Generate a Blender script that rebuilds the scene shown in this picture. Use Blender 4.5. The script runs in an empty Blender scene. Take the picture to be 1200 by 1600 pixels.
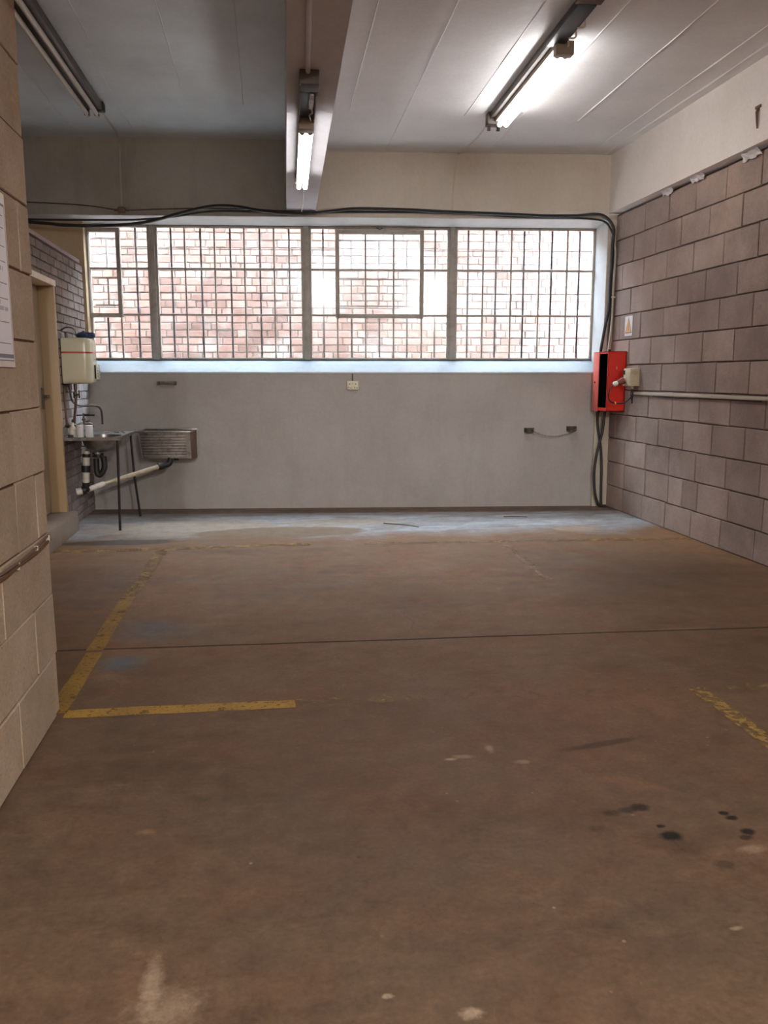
import bpy, bmesh, math, random
from mathutils import Vector, Matrix
from math import sin, cos, pi, radians, sqrt
R = random.Random(7)
SC = bpy.context.scene
COL = SC.collection

# ------------------------------------------------------------------ camera, world, exposure
EYE = 1.35
cam_d = bpy.data.cameras.new('camera'); cam = bpy.data.objects.new('camera', cam_d); COL.objects.link(cam)
yaw = math.atan(185 / 1300); pit = math.atan(211 / 1300)
cam.location = (0, 0, EYE)
cam.rotation_euler = (pi / 2 - pit, 0, -yaw)
cam_d.sensor_fit = 'VERTICAL'; cam_d.sensor_height = 36; cam_d.lens = 36 * 1300 / 1600
cam_d.clip_start = .02; cam_d.clip_end = 200
SC.camera = cam

world = bpy.data.worlds.new('World'); SC.world = world; world.use_nodes = True
bg = world.node_tree.nodes['Background']
bg.inputs[0].default_value = (.78, .89, 1.0, 1); bg.inputs[1].default_value = 27      # overcast sky

SC.view_settings.view_transform = 'Standard'; SC.view_settings.look = 'None'
SC.view_settings.gamma = 1; SC.view_settings.use_curve_mapping = False
SC.view_settings.exposure = 0.42
TUBE = 29.0          # brightness of the lit fluorescent tubes
REAR_FILL = 620.0          # watts of each unseen fill lamp added behind the camera
try:
    SC.cycles.sample_clamp_indirect = 6; SC.cycles.max_bounces = 10; SC.cycles.diffuse_bounces = 6
    SC.cycles.transparent_max_bounces = 16; SC.cycles.caustics_reflective = False; SC.cycles.caustics_refractive = False
except Exception: pass

# ------------------------------------------------------------------ materials
def lin(c):
    if isinstance(c, str): c = tuple(int(c[i:i+2], 16) for i in (0, 2, 4))
    return tuple(((v/255) / 12.92 if v/255 <= .04045 else ((v/255 + .055) / 1.055) ** 2.4) for v in c) + (1,)

class NT:
    def __init__(s, name):
        s.m = bpy.data.materials.new(name); s.m.use_nodes = True; s.t = s.m.node_tree; s.t.nodes.clear()
        s.out = s.n('ShaderNodeOutputMaterial')
        s.pos = s.n('ShaderNodeNewGeometry').outputs['Position']
    def n(s, typ, **kw):
        nd = s.t.nodes.new(typ)
        for k, v in kw.items():
            if isinstance(k, str) and hasattr(nd, k): setattr(nd, k, v)
        return nd
    def l(s, a, b): s.t.links.new(a, b)
    def put(s, sock, v):
        if hasattr(v, 'links') or hasattr(v, 'is_linked'): s.l(v, sock)
        else: sock.default_value = v
    def noise(s, scale, detail=5, rough=.6, vec=None, stretch=None, dist=0):
        v = vec or s.pos
        if stretch:
            mp = s.n('ShaderNodeMapping'); s.l(v, mp.inputs[0]); mp.inputs['Scale'].default_value = stretch; v = mp.outputs[0]
        nd = s.n('ShaderNodeTexNoise'); s.l(v, nd.inputs['Vector'])
        nd.inputs['Scale'].default_value = scale; nd.inputs['Detail'].default_value = detail
        nd.inputs['Roughness'].default_value = rough; nd.inputs['Distortion'].default_value = dist
        return nd.outputs['Fac']
    def ramp(s, v, a, b, lo=0., hi=1.):
        nd = s.n('ShaderNodeMapRange'); s.l(v, nd.inputs[0])
        for i, q in zip((1, 2, 3, 4), (a, b, lo, hi)): nd.inputs[i].default_value = q
        return nd.outputs[0]
    def math(s, op, a, b=0., c=None):
        nd = s.n('ShaderNodeMath'); nd.operation = op; s.put(nd.inputs[0], a); s.put(nd.inputs[1], b)
        if c is not None: s.put(nd.inputs[2], c)
        return nd.outputs[0]
    def mix(s, f, a, b, mode='MIX'):
        nd = s.n('ShaderNodeMix'); nd.data_type = 'RGBA'; nd.blend_type = mode
        s.put(nd.inputs[0], f); s.put(nd.inputs[6], a); s.put(nd.inputs[7], b); return nd.outputs[2]
    def gray(s, v):
        c = s.n('ShaderNodeCombineColor')
        for i in range(3): s.put(c.inputs[i], v)
        return c.outputs[0]
    def bump(s, h, strength=.3, dist=.01):
        nd = s.n('ShaderNodeBump'); nd.inputs['Strength'].default_value = strength; nd.inputs['Distance'].default_value = dist
        s.l(h, nd.inputs['Height']); return nd.outputs[0]
    def bsdf(s, col, rough=.6, metal=0., nrm=None, spec=.5):
        b = s.n('ShaderNodeBsdfPrincipled'); s.put(b.inputs['Base Color'], col); s.put(b.inputs['Roughness'], rough)
        b.inputs['Metallic'].default_value = metal; b.inputs['Specular IOR Level'].default_value = spec
        if nrm is not None: s.l(nrm, b.inputs['Normal'])
        s.l(b.outputs[0], s.out.inputs[0]); s.b = b; return b

def masonry(name, c1, c2, c3=None, scale=2.2, fine=70, rand=.12, rough=.92, bmp=.5, pits=.25, island=False):
    t = NT(name)
    col = t.mix(t.ramp(t.noise(scale, 6), .35, .65), lin(c1), lin(c2))
    if c3: col = t.mix(t.ramp(t.noise(scale * .45, 5, .7), .52, .68), col, lin(c3))
    if island: rnd = t.n('ShaderNodeNewGeometry').outputs['Random Per Island']
    else: rnd = t.n('ShaderNodeObjectInfo').outputs['Random']
    col = t.mix(1, col, t.gray(t.ramp(rnd, 0, 1, 1 - rand, 1 + rand)), 'MULTIPLY')
    f = t.noise(fine, 4, .7)
    col = t.mix(1, col, t.gray(t.ramp(f, .3, .7, .86, 1.12)), 'MULTIPLY')
    vo = t.n('ShaderNodeTexVoronoi'); t.l(t.pos, vo.inputs['Vector']); vo.inputs['Scale'].default_value = fine * .9
    pit = t.ramp(vo.outputs['Distance'], .05, .22)
    pm = t.ramp(t.noise(fine * .25, 2), .5, .62, 1, 0)
    pit = t.math('MAXIMUM', pit, pm)
    col = t.mix(pits, col, t.mix(1, col, t.gray(t.ramp(pit, 0, 1, .25, 1)), 'MULTIPLY'))
    h = t.math('ADD', f, t.math('MULTIPLY', pit, .8))
    t.bsdf(col, rough, nrm=t.bump(h, bmp, .006), spec=.25)
    return t.m

def plain(name, c, rough=.5, metal=0., var=.08, scale=8, bmp=.05, dirt=None, spec=.5):
    t = NT(name)
    col = t.mix(1, lin(c), t.gray(t.ramp(t.noise(scale, 5), .3, .7, 1 - var, 1 + var)), 'MULTIPLY')
    if dirt: col = t.mix(t.ramp(t.noise(scale * 1.7, 6, .7), .5, .72, 0, .8), col, lin(dirt))
    t.bsdf(col, rough, metal, t.bump(t.noise(scale * 8, 3), bmp, .003), spec)
    return t.m

M = {}
M['block_r'] = masonry('brown_grey_block', '9e8d85', '897870', 'a68f83', rand=.15)
M['block_n'] = masonry('buff_block', 'b5a28e', 'a6927c', 'b9966f', rand=.09, pits=.9, scale=3)
M['mortar_r'] = masonry('dark_mortar', '5f4e48', '54433d', rand=0)
M['mortar_n'] = masonry('rusty_mortar', '6e4c33', '5a4231', rand=0)
M['brick_l'] = masonry('grey_painted_brick', '8c8078', '7c7069', '9a8f88', rand=.14, fine=90, pits=.1, scale=4)
M['brick_lj'] = masonry('grey_painted_brick_joined', '8c8078', '7c7069', '9a8f88', rand=.14, fine=90, pits=.1, scale=4, island=True)
M['mortar_l'] = masonry('grey_brick_mortar', '81766e', '72675f', rand=0)
M['brick_o'] = masonry('red_outdoor_brick', '8e766f', '7e6259', '98928f', rand=.26, fine=60, pits=.1, scale=5)
M['brick_oj'] = masonry('red_outdoor_brick_joined', '8e766f', '7e6259', '98928f', rand=.26, fine=60, pits=.1, scale=5, island=True)
M['mortar_o'] = masonry('pale_outdoor_mortar', '817c79', '756e69', rand=0)
M['coping'] = plain('mauve_coping', 'a08a8c', .8)

def plaster(name, c1, c2, c3, streak=True, rough=.75, bmp=.15, sp=.3, amt=.5):
    t = NT(name)
    col = t.mix(t.ramp(t.noise(1.3, 7, .62), .38, .62), lin(c1), lin(c2))
    if streak: col = t.mix(t.ramp(t.noise(3.5, 6, .7, stretch=(1, 1, .18)), .5, .75, 0, amt), col, lin(c3))
    col = t.mix(1, col, t.gray(t.ramp(t.noise(38, 5, .7), .3, .7, .95, 1.05)), 'MULTIPLY')
    h = t.math('ADD', t.noise(9, 6), t.math('MULTIPLY', t.noise(90, 3), .3))
    t.bsdf(col, rough, nrm=t.bump(h, bmp, .02), spec=sp)
    return t.m
M['grey_wall'] = plaster('grey_painted_plaster', 'aca7a3', 'a39e99', '98928c', amt=.5, rough=.6)
M['cream'] = plaster('cream_painted_plaster', 'd8d0c4', 'd0c7ba', 'c0b3a2', amt=.3)
M['band'] = plaster('cream_band_paint', 'e4dbd4', 'ddd3ca', 'cfc3b7', amt=.2)
M['taupe'] = plaster('taupe_raw_plaster', 'a9a69f', '9b9790', '86807a', amt=.6)
M['beige'] = plaster('beige_pier_plaster', 'c4b090', 'b8a284', '8a745c', amt=.6)
M['ceil_l'] = plaster('grey_ceiling_paint', 'c9cfd2', 'bcc0c3', 'a5a5a5', streak=False, rough=.55)
M['ceil_r'] = plaster('white_ceiling_paint', 'e2e0df', 'd9d7d6', 'cbc8c6', streak=False, rough=.5, sp=.45)
M['beam'] = plaster('beam_paint', 'c8c6ca', 'bcb9bc', 'a8a3a4', amt=.4)
M['reveal'] = plaster('white_reveal_paint', 'd4d6d6', 'c9cccd', 'aab0b2', amt=.5, rough=.5)
M['sill'] = plaster('blue_grey_sill_paint', '8f989e', '868f95', '6e777b', amt=.5, rough=.6)
M['cream_strip'] = plaster('ivory_strip_paint', 'c2b8a8', 'b8ad9c', '9c907f', amt=.5)

M['frame'] = plain('beige_window_paint', 'a59f97', .5, dirt='8a7f72', var=.12)
M['bar'] = plain('dark_bar_steel', '3c3e44', .6, .0)
M['grille'] = plain('inner_grille_steel', '8a7f78', .5, .1)
M['jamb'] = plain('tan_jamb_paint', 'a98f6d', .5, var=.04, scale=3)
M['door'] = plain('brown_door_paint', '8f7c62', .5, var=.08)
M['lintel'] = plain('ivory_lintel_paint', 'd8cfbc', .5)
M['step'] = masonry('concrete_step', '8a7b6c', '7a6b5f', rand=0)
M['heater'] = plain('cream_enamel', 'cdc8ae', .22, var=.02)
M['red_stripe'] = plain('red_stripe', 'b0402c', .3)
M['black'] = plain('black_plastic', '1d1c1d', .5)
M['dark'] = plain('dark_interior', '0b0b0c', .9)
M['rubber'] = plain('black_cable', '211f20', .55)
M['joint_dark'] = plain('dark_joint_dirt', '2c221c', .9)
M['blue_rag'] = plain('dark_blue_cloth', '27304f', .9)
M['steel'] = plain('dull_steel', '8f8b88', .32, .9, dirt='5a534d', var=.15, scale=10)
M['steel_trough'] = plain('rusty_steel', 'a09892', .45, .3, dirt='594a40', var=.2, scale=14)
M['legsteel'] = plain('black_leg_steel', '2f2b2a', .5, .4)
M['pipe_w'] = plain('white_plastic_pipe', 'cfc9bf', .45, dirt='a0917c')
M['pipe_c'] = plain('cream_waste_pipe', 'b9a98f', .5, dirt='85725a')
M['brass'] = plain('dull_chrome', '6a625c', .35, .8, dirt='3c3531')
M['conduit'] = plain('cream_conduit', 'b5aa9b', .5)
M['red'] = plain('red_enamel', 'cf2a1c', .35, var=.04)
M['red_door'] = plain('pinkish_red_enamel', 'd6685c', .35, var=.06)  # paler, pinker red than the cabinet body
M['iso'] = plain('aged_ivory_plastic', 'b8ab90', .5, dirt='8c7f68')
M['plug'] = plain('red_brown_plug', '75382e', .5)
M['white'] = plain('white_plastic', 'ddd8cc', .45)
M['socket'] = plain('ivory_socket', 'd5cfb8', .5, var=.05)
M['batten'] = plain('brown_batten_paint', '4d423c', .5, .2, dirt='2f2826')
M['gear'] = plain('dark_green_gear_tray', '2e3433', .45, .3, dirt='171a1a')
M['batten_w'] = plain('cream_batten_paint', 'a69a8a', .5)
M['tube_off'] = plain('unlit_tube', 'b9b1a6', .3, dirt='9b9183')
M['ferrule'] = plain('tube_holder', '9a8d80', .5)
M['stub'] = plain('dark_stub_wood', '4a423d', .8, dirt='2c2725')
M['chain'] = plain('chain_steel', '7a736b', .4, .8)
M['tape'] = plain('white_crumpled_tape', 'cfcaca', .5)
M['sign_w'] = plain('sign_white', 'cfccd0', .35, var=.02)
M['sign_k'] = plain('sign_print', '4c4a52', .4)
M['sign_t'] = plain('sign_text_grey', '76747a', .4)
M['sign_r'] = plain('sign_rim', 'd5cabd', .4)
M['yellow'] = plain('sign_orange', 'd49a55', .4)
M['ink'] = plain('sign_ink', '47423f', .4)
M['rag'] = plain('rusted_iron', '6b5446', .7, .2)
M['ground'] = plain('yard_concrete', 'd2cec8', .9)

def tube_mat(name, strength, col=(1, .985, .975)):
    t = NT(name); e = t.n('ShaderNodeEmission'); e.inputs[0].default_value = col + (1,); e.inputs[1].default_value = strength
    t.l(e.outputs[0], t.out.inputs[0]); return t.m
M['lit'] = tube_mat('lit_fluorescent', TUBE)
M['lit_dim'] = tube_mat('weaker_fluorescent', TUBE * .6)

def glass_mat(name, lo, hi):
    t = NT(name)
    tr = t.n('ShaderNodeBsdfTransparent'); tr.inputs[0].default_value = (.96, .97, .98, 1)
    tl = t.n('ShaderNodeBsdfTranslucent'); tl.inputs[0].default_value = (.97, .98, 1, 1)
    gl = t.n('ShaderNodeBsdfGlossy'); gl.inputs['Roughness'].default_value = .15
    rnd = t.n('ShaderNodeObjectInfo').outputs['Random']
    f = t.math('MULTIPLY', t.ramp(rnd, 0, 1, lo, hi), t.ramp(t.noise(7, 5, .7), .3, .75, .7, 1.4))
    m1 = t.n('ShaderNodeMixShader'); t.l(f, m1.inputs[0]); t.l(tr.outputs[0], m1.inputs[1]); t.l(tl.outputs[0], m1.inputs[2])
    m2 = t.n('ShaderNodeMixShader'); m2.inputs[0].default_value = .04; t.l(m1.outputs[0], m2.inputs[1]); t.l(gl.outputs[0], m2.inputs[2])
    t.l(m2.outputs[0], t.out.inputs[0]); return t.m
M['pane'] = glass_mat('dusty_glass', .002, .018)
M['pane_f'] = glass_mat('frosted_glass', .045, .06)

def clear_plastic():
    t = NT('ribbed_clear_plastic'); b = t.bsdf((.85, .85, .88, 1), .2); b.inputs['Alpha'].default_value = .72; return t.m
M['clear'] = clear_plastic()

# painted line on concrete: paint worn through by noise
def paint_mat(name, c1, c2, wear_lo, wear_hi, scale=9):
    t = NT(name)
    col = t.mix(t.ramp(t.noise(5, 5), .35, .65), lin(c1), lin(c2))
    a = t.math('MULTIPLY', t.ramp(t.noise(scale, 9, .72), wear_lo, wear_hi), t.ramp(t.noise(scale * 6, 5, .8), .36, .44))
    b = t.bsdf(col, .6, spec=.3); t.l(a, b.inputs['Alpha']); return t.m
M['line_strong'] = paint_mat('yellow_line_paint', '94732f', '80632f', .33, .44)
M['line_mid'] = paint_mat('worn_yellow_line_paint', '97763a', '86693c', .40, .56)
M['line_faint'] = paint_mat('faded_yellow_line_paint', '8d7443', '7f6a48', .46, .66, 14)
M['line_flaky'] = paint_mat('flaking_yellow_line_paint', '96783f', '82683c', .44, .53, 26)
M['line_ghost'] = paint_mat('ghost_yellow_line_paint', '7c6646', '6e5a42', .52, .72, 18)

# floor
def floor_mat():
    t = NT('garage_floor')
    px = t.n('ShaderNodeSeparateXYZ'); t.l(t.pos, px.inputs[0]); X, Y = px.outputs[0], px.outputs[1]
    n1 = t.noise(.55, 8, .62, dist=.4); n2 = t.noise(2.3, 8, .68); n3 = t.noise(11, 6, .7); n4 = t.noise(60, 4, .75)
    col = t.mix(t.ramp(n1, .36, .62), lin('5b4736'), lin('4f3f31'))
    col = t.mix(t.ramp(n2, .45, .68, 0, .5), col, lin('5d402e'))
    col = t.mix(t.ramp(t.noise(1.1, 6, .7, stretch=(1, 2.2, 1)), .52, .7, 0, .6), col, lin('3b2d22'))
    col = t.mix(t.ramp(t.noise(3.1, 7, .75, stretch=(.6, 1.6, 1)), .56, .72, 0, .45), col, lin('67533f'))
    def dist(cx, cy, sx, sy, wob=.5, ns=4, rot=0.):
        mp = t.n('ShaderNodeMapping'); mp.vector_type = 'TEXTURE'; t.l(t.pos, mp.inputs[0])
        mp.inputs['Location'].default_value = (cx, cy, 0); mp.inputs['Rotation'].default_value = (0, 0, rot)
        mp.inputs['Scale'].default_value = (sx, sy, 1)
        ln = t.n('ShaderNodeVectorMath'); ln.operation = 'LENGTH'; t.l(mp.outputs[0], ln.inputs[0])
        return t.math('ADD', ln.outputs['Value'], t.math('MULTIPLY', t.math('SUBTRACT', t.noise(ns, 6, .7), .5), wob * 2))
    def blob(cx, cy, sx, sy, c, a=1., soft=.5, **k):
        nonlocal col
        col = t.mix(t.ramp(dist(cx, cy, sx, sy, **k), 1, 1 - soft, 0, a), col, lin(c))
    # darker oily middle right, reddish centre
    blob(2.6, 5.2, 1.2, 1.0, '362a21', .7, .9); blob(.9, 3.0, 1.1, .9, '5b3e2d', .5, .9); blob(-1.3, 5.7, .8, .8, '3f3026', .5, .8)
    far = t.ramp(t.math('ADD', Y, t.math('MULTIPLY', t.math('SUBTRACT', t.noise(1.0, 5, .6), .5), 2.5)), 2.9, 6.0)  # window light painted into the colour: concrete lightens towards the back wall
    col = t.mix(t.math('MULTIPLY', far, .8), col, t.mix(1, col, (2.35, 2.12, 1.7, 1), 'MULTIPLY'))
    # pale cement wash along the back wall
    yb = t.math('ADD', Y, t.math('MULTIPLY', X, .05))
    edge = t.math('ADD', yb, t.math('MULTIPLY', t.math('SUBTRACT', t.noise(1.2, 7, .65), .5), 1.3))
    pale = t.ramp(edge, 6.9, 7.35)
    col = t.mix(t.math('MULTIPLY', pale, .9), col, t.mix(t.ramp(t.noise(2.5, 8, .7, stretch=(.6, 1.8, 1), dist=.6), .38, .58), lin('a4a9b0'), lin('827f7d')))
    blob(-.75, 7.6, 1.0, .45, '948371', .8, .25, wob=.35, ns=2.2); blob(0.1, 7.25, .8, .28, '766049', .9, .15, wob=.3, ns=2.2)
    blob(.7, 7.7, .6, .22, '948472', .7, .2, wob=.5, ns=3)
    blob(2.75, 7.07, .22, .12, '97826c', .9, .1, wob=.25, ns=9); blob(-1.2, 6.98, .55, .13, '44372b', .8, .25, wob=.4, ns=6)
    # dirt strip at the foot of the back wall
    yw = t.math('ADD', t.math('ADD', Y, t.math('MULTIPLY', X, .0925)), t.math('MULTIPLY', t.math('SUBTRACT', t.noise(5, 6, .7), .5), .12))
    col = t.mix(t.ramp(yw, 8.27, 8.36, 0, .85), col, t.mix(t.ramp(t.noise(6, 6), .4, .6), lin('6c543a'), lin('513b28')))
    # blue chalky stains
    blob(-.62, 4.47, .27, .26, '465a66', .5, .85, wob=.6, ns=9); blob(-.70, 3.95, .14, .15, '46606e', .6, .85, wob=.5, ns=12)
    blob(-.35, 4.3, .3, .2, '4f5147', .35, .8, wob=.6, ns=9)
    # oil drips
    for cx, cy, s, a in [(1.17, 2.15, .035, .95), (1.15, 2.32, .032, .8), (1.105, 2.31, .028, .55), (1.05, 2.3, .026, .5), (1.165, 2.205, .014, .9),
                         (1.395, 2.25, .018, .9), (1.405, 2.22, .02, .9), (1.41, 2.14, .024, .9), (1.385, 2.11, .02, .7), (1.25, 1.99, .03, .4), (.97, 2.22, .03, .35), (1.19, 2.08, .05, .3)]:
        blob(cx, cy, s * 1.25, s * .95, '110f09', a, .5, wob=.25, ns=30)
    # chipped patches and white scuffs
    blob(1.2, 2.47, .13, .045, '684b37', .55, .5, wob=.6, ns=14, rot=-.5); blob(1.28, 2.66, .07, .04, '6c533f', .45, .5, wob=.6, ns=14)
    blob(1.22, 2.78, .2, .025, '392a1f', .7, .4, wob=.5, ns=14, rot=.2); blob(-.38, 2.39, .035, .022, '917055', .4, .9, wob=.3, ns=25)
    for cx, cy, sx, sy, a in [(-.28, 1.73, .03, .12, .55), (-.24, 1.66, .1, .08, .4), (.63, 2.735, .03, .012, .9), (.68, 2.75, .05, .02, .45), (.88, 2.68, .035, .02, .45),
                              (.24, 1.625, .016, .01, .9), (.41, 1.55, .035, .022, .8), (.79, 2.8, .02, .04, .45), (1.13, 1.73, .02, .01, .6), (1.37, 2.05, .05, .03, .35), (2.2, 4.08, .25, .03, .22)]:
        blob(cx, cy, sx, sy, '8f7b66', a, .6, wob=.7, ns=40)
    # fine wear and specks
    col = t.mix(1, col, t.gray(t.ramp(n3, .3, .7, .76, 1.22)), 'MULTIPLY')
    col = t.mix(1, col, t.gray(t.ramp(n4, .3, .7, .80, 1.22)), 'MULTIPLY')
    vo = t.n('ShaderNodeTexVoronoi'); t.l(t.pos, vo.inputs['Vector']); vo.inputs['Scale'].default_value = 13
    sp = t.ramp(vo.outputs['Distance'], .05, .085, 1, 0)
    sp = t.math('MULTIPLY', sp, t.ramp(t.noise(1.7, 3), .5, .6))
    col = t.mix(t.math('MULTIPLY', sp, .85), col, lin('847059'))
    vo2 = t.n('ShaderNodeTexVoronoi'); t.l(t.pos, vo2.inputs['Vector']); vo2.inputs['Scale'].default_value = 9
    sp2 = t.math('MULTIPLY', t.ramp(vo2.outputs['Distance'], .03, .07, 1, 0), t.ramp(t.noise(2.6, 3), .45, .6))
    col = t.mix(t.math('MULTIPLY', sp2, .6), col, lin('2e2216'))
    rough = t.ramp(t.math('ADD', n2, t.math('MULTIPLY', n3, .4)), .5, .95, .52, .72)
    h = t.math('ADD', t.math('MULTIPLY', n3, .6), t.math('MULTIPLY', n4, .35))
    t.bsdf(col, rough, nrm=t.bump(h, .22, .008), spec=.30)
    return t.m
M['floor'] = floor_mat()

# ------------------------------------------------------------------ mesh helpers
def link(name, bm, mat, parent=None, smooth=False):
    me = bpy.data.meshes.new(name)
    bmesh.ops.recalc_face_normals(bm, faces=bm.faces[:])
    bm.to_mesh(me); bm.free()
    for m in (mat if isinstance(mat, (list, tuple)) else [mat]): me.materials.append(M[m] if isinstance(m, str) else m)
    if smooth:
        for p in me.polygons: p.use_smooth = True
        try: me.set_sharp_from_angle(angle=radians(38))
        except Exception: pass
    o = bpy.data.objects.new(name, me); COL.objects.link(o)
    if parent is not None: o.parent = parent; o.matrix_parent_inverse = parent.matrix_world.inverted() if False else Matrix.Identity(4)
    return o
def inst(name, me, mw, parent=None):
    o = bpy.data.objects.new(name, me); COL.objects.link(o); o.matrix_world = mw
    if parent is not None:
        o.parent = parent
        o.matrix_basis = mw      # every parent stands at the world origin frame unless it says otherwise
    return o
def tag(o, label=None, cat=None, group=None, kind=None):
    if label: o['label'] = label
    if cat: o['category'] = cat
    if group: o['group'] = group
    if kind: o['kind'] = kind
    return o
def empty(name, loc=(0, 0, 0), rz=0.):
    o = bpy.data.objects.new(name, None); COL.objects.link(o); o.location = loc; o.rotation_euler = (0, 0, rz); o.empty_display_size = .1
    return o
def box(bm, lo, hi, bev=0., mtx=None, mi=0):
    lo = Vector(lo); hi = Vector(hi)
    r = bmesh.ops.create_cube(bm, size=1)
    vs = r['verts']
    for v in vs: v.co = Vector([(lo[i] + hi[i]) / 2 + v.co[i] * (hi[i] - lo[i]) for i in range(3)])
    es = list({e for v in vs for e in v.link_edges}); fs = list({f for v in vs for f in v.link_faces})
    for f in fs: f.material_index = mi
    if bev:
        g = bmesh.ops.bevel(bm, geom=es, offset=bev, segments=2, affect='EDGES', profile=.5)
        vs = list({v for f in g['faces'] for v in f.verts} | {v for v in vs if v.is_valid})
        for f in g['faces']: f.material_index = mi
    if mtx is not None:
        for v in vs: v.co = mtx @ v.co
    return vs
def boxo(name, lo, hi, mat, parent=None, bev=0., mtx=None):
    bm = bmesh.new(); box(bm, lo, hi, bev, mtx); return link(name, bm, mat, parent, smooth=bev > 0)
def tube(bm, pts, r, seg=8, cap=True, smooth_path=0):
    pts = [Vector(p) for p in pts]
    if smooth_path:
        q = []
        P = [2 * pts[0] - pts[1]] + pts + [2 * pts[-1] - pts[-2]]
        for i in range(1, len(P) - 2):
            for k in range(smooth_path):
                s = k / smooth_path; a, b, c, d = P[i-1], P[i], P[i+1], P[i+2]
                q.append(.5 * ((2*b) + (c-a)*s + (2*a-5*b+4*c-d)*s*s + (3*b-a-3*c+d)*s**3))
        q.append(pts[-1]); pts = q
    rings = []; up = None
    for i, p in enumerate(pts):
        d = (pts[min(i+1, len(pts)-1)] - pts[max(i-1, 0)]).normalized()
        if up is None: up = d.orthogonal().normalized()
        else: up = (up - d * up.dot(d)).normalized()
        v = d.cross(up); rr = r[i] if isinstance(r, (list, tuple)) else r
        rings.append([bm.verts.new(p + (up * cos(2*pi*k/seg) + v * sin(2*pi*k/seg)) * rr) for k in range(seg)])
    for a, b in zip(rings, rings[1:]):
        for k in range(seg): bm.faces.new((a[k], a[(k+1) % seg], b[(k+1) % seg], b[k]))
    if cap: bm.faces.new(rings[0]); bm.faces.new(rings[-1])
def tubeo(name, pts, r, mat, parent=None, seg=8, sp=0):
    bm = bmesh.new(); tube(bm, pts, r, seg, smooth_path=sp); return link(name, bm, mat, parent, smooth=True)
def lathe(bm, prof, seg=16, mtx=None):
    rings = []
    for r, z in prof:
        rings.append([bm.verts.new((r * cos(2*pi*k/seg), r * sin(2*pi*k/seg), z)) for k in range(seg)])
    for a, b in zip(rings, rings[1:]):
        for k in range(seg): bm.faces.new((a[k], a[(k+1) % seg], b[(k+1) % seg], b[k]))
    bm.faces.new(rings[0]); bm.faces.new(rings[-1])
    if mtx is not None:
        for rg in rings:
            for v in rg: v.co = mtx @ v.co
def prism(bm, poly, h0, h1, axis=2, mtx=None):
    def mk(p, h):
        q = [p[0], p[1]]; q.insert(axis, h); return bm.verts.new(q)
    a = [mk(p, h0) for p in poly]; b = [mk(p, h1) for p in poly]
    bm.faces.new(a); bm.faces.new(b[::-1])
    for i in range(len(a)): bm.faces.new((a[i], b[i], b[(i+1) % len(a)], a[(i+1) % len(a)]))
    if mtx is not None:
        for v in a + b: v.co = mtx @ v.co

# frames: back wall local (s along the wall to the right, d out into the room, z)
BA = Vector((-1.745, 8.815, 0)); BB = Vector((3.55, 8.325, 0)); BS = (BB - BA).normalized(); BN = Vector((BS.y, -BS.x, 0))
BMX = Matrix(((BS.x, BN.x, 0, BA.x), (BS.y, BN.y, 0, BA.y), (0, 0, 1, 0), (0, 0, 0, 1)))       # (s, d, z) -> world
def bw(s, z, d=0.): return BMX @ Vector((s, d, z))

_cache = {}
def piece_mesh(name, L, H, D, mat, var, ch=.005, jit=.003):
    """a brick or block: front face at local +y, length along x, height along z"""
    key = (name, round(L, 3), round(H, 3), var)
    if key in _cache: return _cache[key]
    rr = random.Random(str(key)); bm = bmesh.new()
    a = [(0, 0), (L, 0), (L, H), (0, H)]
    back = [bm.verts.new((x, 0, z)) for x, z in a]
    j = lambda: rr.uniform(-jit, jit)
    mid = [bm.verts.new((x + j(), D - ch, z + j())) for x, z in a]
    c = min(ch, L * .2)
    ins = [(c, c), (-c, c), (-c, -c), (c, -c)]
    fr = [bm.verts.new((x + i[0] + j(), D + j() * .6, z + i[1] + j())) for (x, z), i in zip(a, ins)]
    for p, q in ((back, mid), (mid, fr)):
        for k in range(4): bm.faces.new((p[k], p[(k+1) % 4], q[(k+1) % 4], q[k]))
    bm.faces.new(fr); bm.faces.new(back)
    bmesh.ops.recalc_face_normals(bm, faces=bm.faces[:])
    me = bpy.data.meshes.new(name); bm.to_mesh(me); bm.free(); me.materials.append(M[mat]); _cache[key] = me
    return me

# ------------------------------------------------------------------ structure: floor
bm = bmesh.new()
XL, XR, YR = -4.2, 3.75, -8.6
def jy(x): return 4.143 - .0345 * x + .0
nseg = 40
def strip(pa, pb):
    for a0, a1, b0, b1 in zip(pa, pa[1:], pb, pb[1:]): bm.faces.new((a0, a1, b1, b0))
xs = [XL + (XR - XL) * i / nseg for i in range(nseg + 1)]
wob = [R.uniform(-.004, .004) for _ in xs]
V = lambda x, y, z: bm.verts.new((x, y, z))
near = [V(x, YR, 0) for x in xs]; n1 = [V(x, jy(x) - .010 + w, 0) for x, w in zip(xs, wob)]; n1b = [V(x, jy(x) - .009 + w, -.012) for x, w in zip(xs, wob)]
f1b = [V(x, jy(x) + .009 + w, -.012) for x, w in zip(xs, wob)]; f1 = [V(x, jy(x) + .010 + w, 0) for x, w in zip(xs, wob)]; far = [V(x, 9.3, 0) for x in xs]
for a, b in ((near, n1), (n1, n1b), (n1b, f1b), (f1b, f1), (f1, far)): strip(a, b)
nb = [V(x, YR, -.15) for x in (XL, XR)]; fb = [V(x, 9.3, -.15) for x in (XL, XR)]
bm.faces.new((nb[0], nb[1], fb[1], fb[0]))
floor = tag(link('floor', bm, 'floor'), 'worn brown concrete garage floor with a joint across it', kind='structure')
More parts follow.
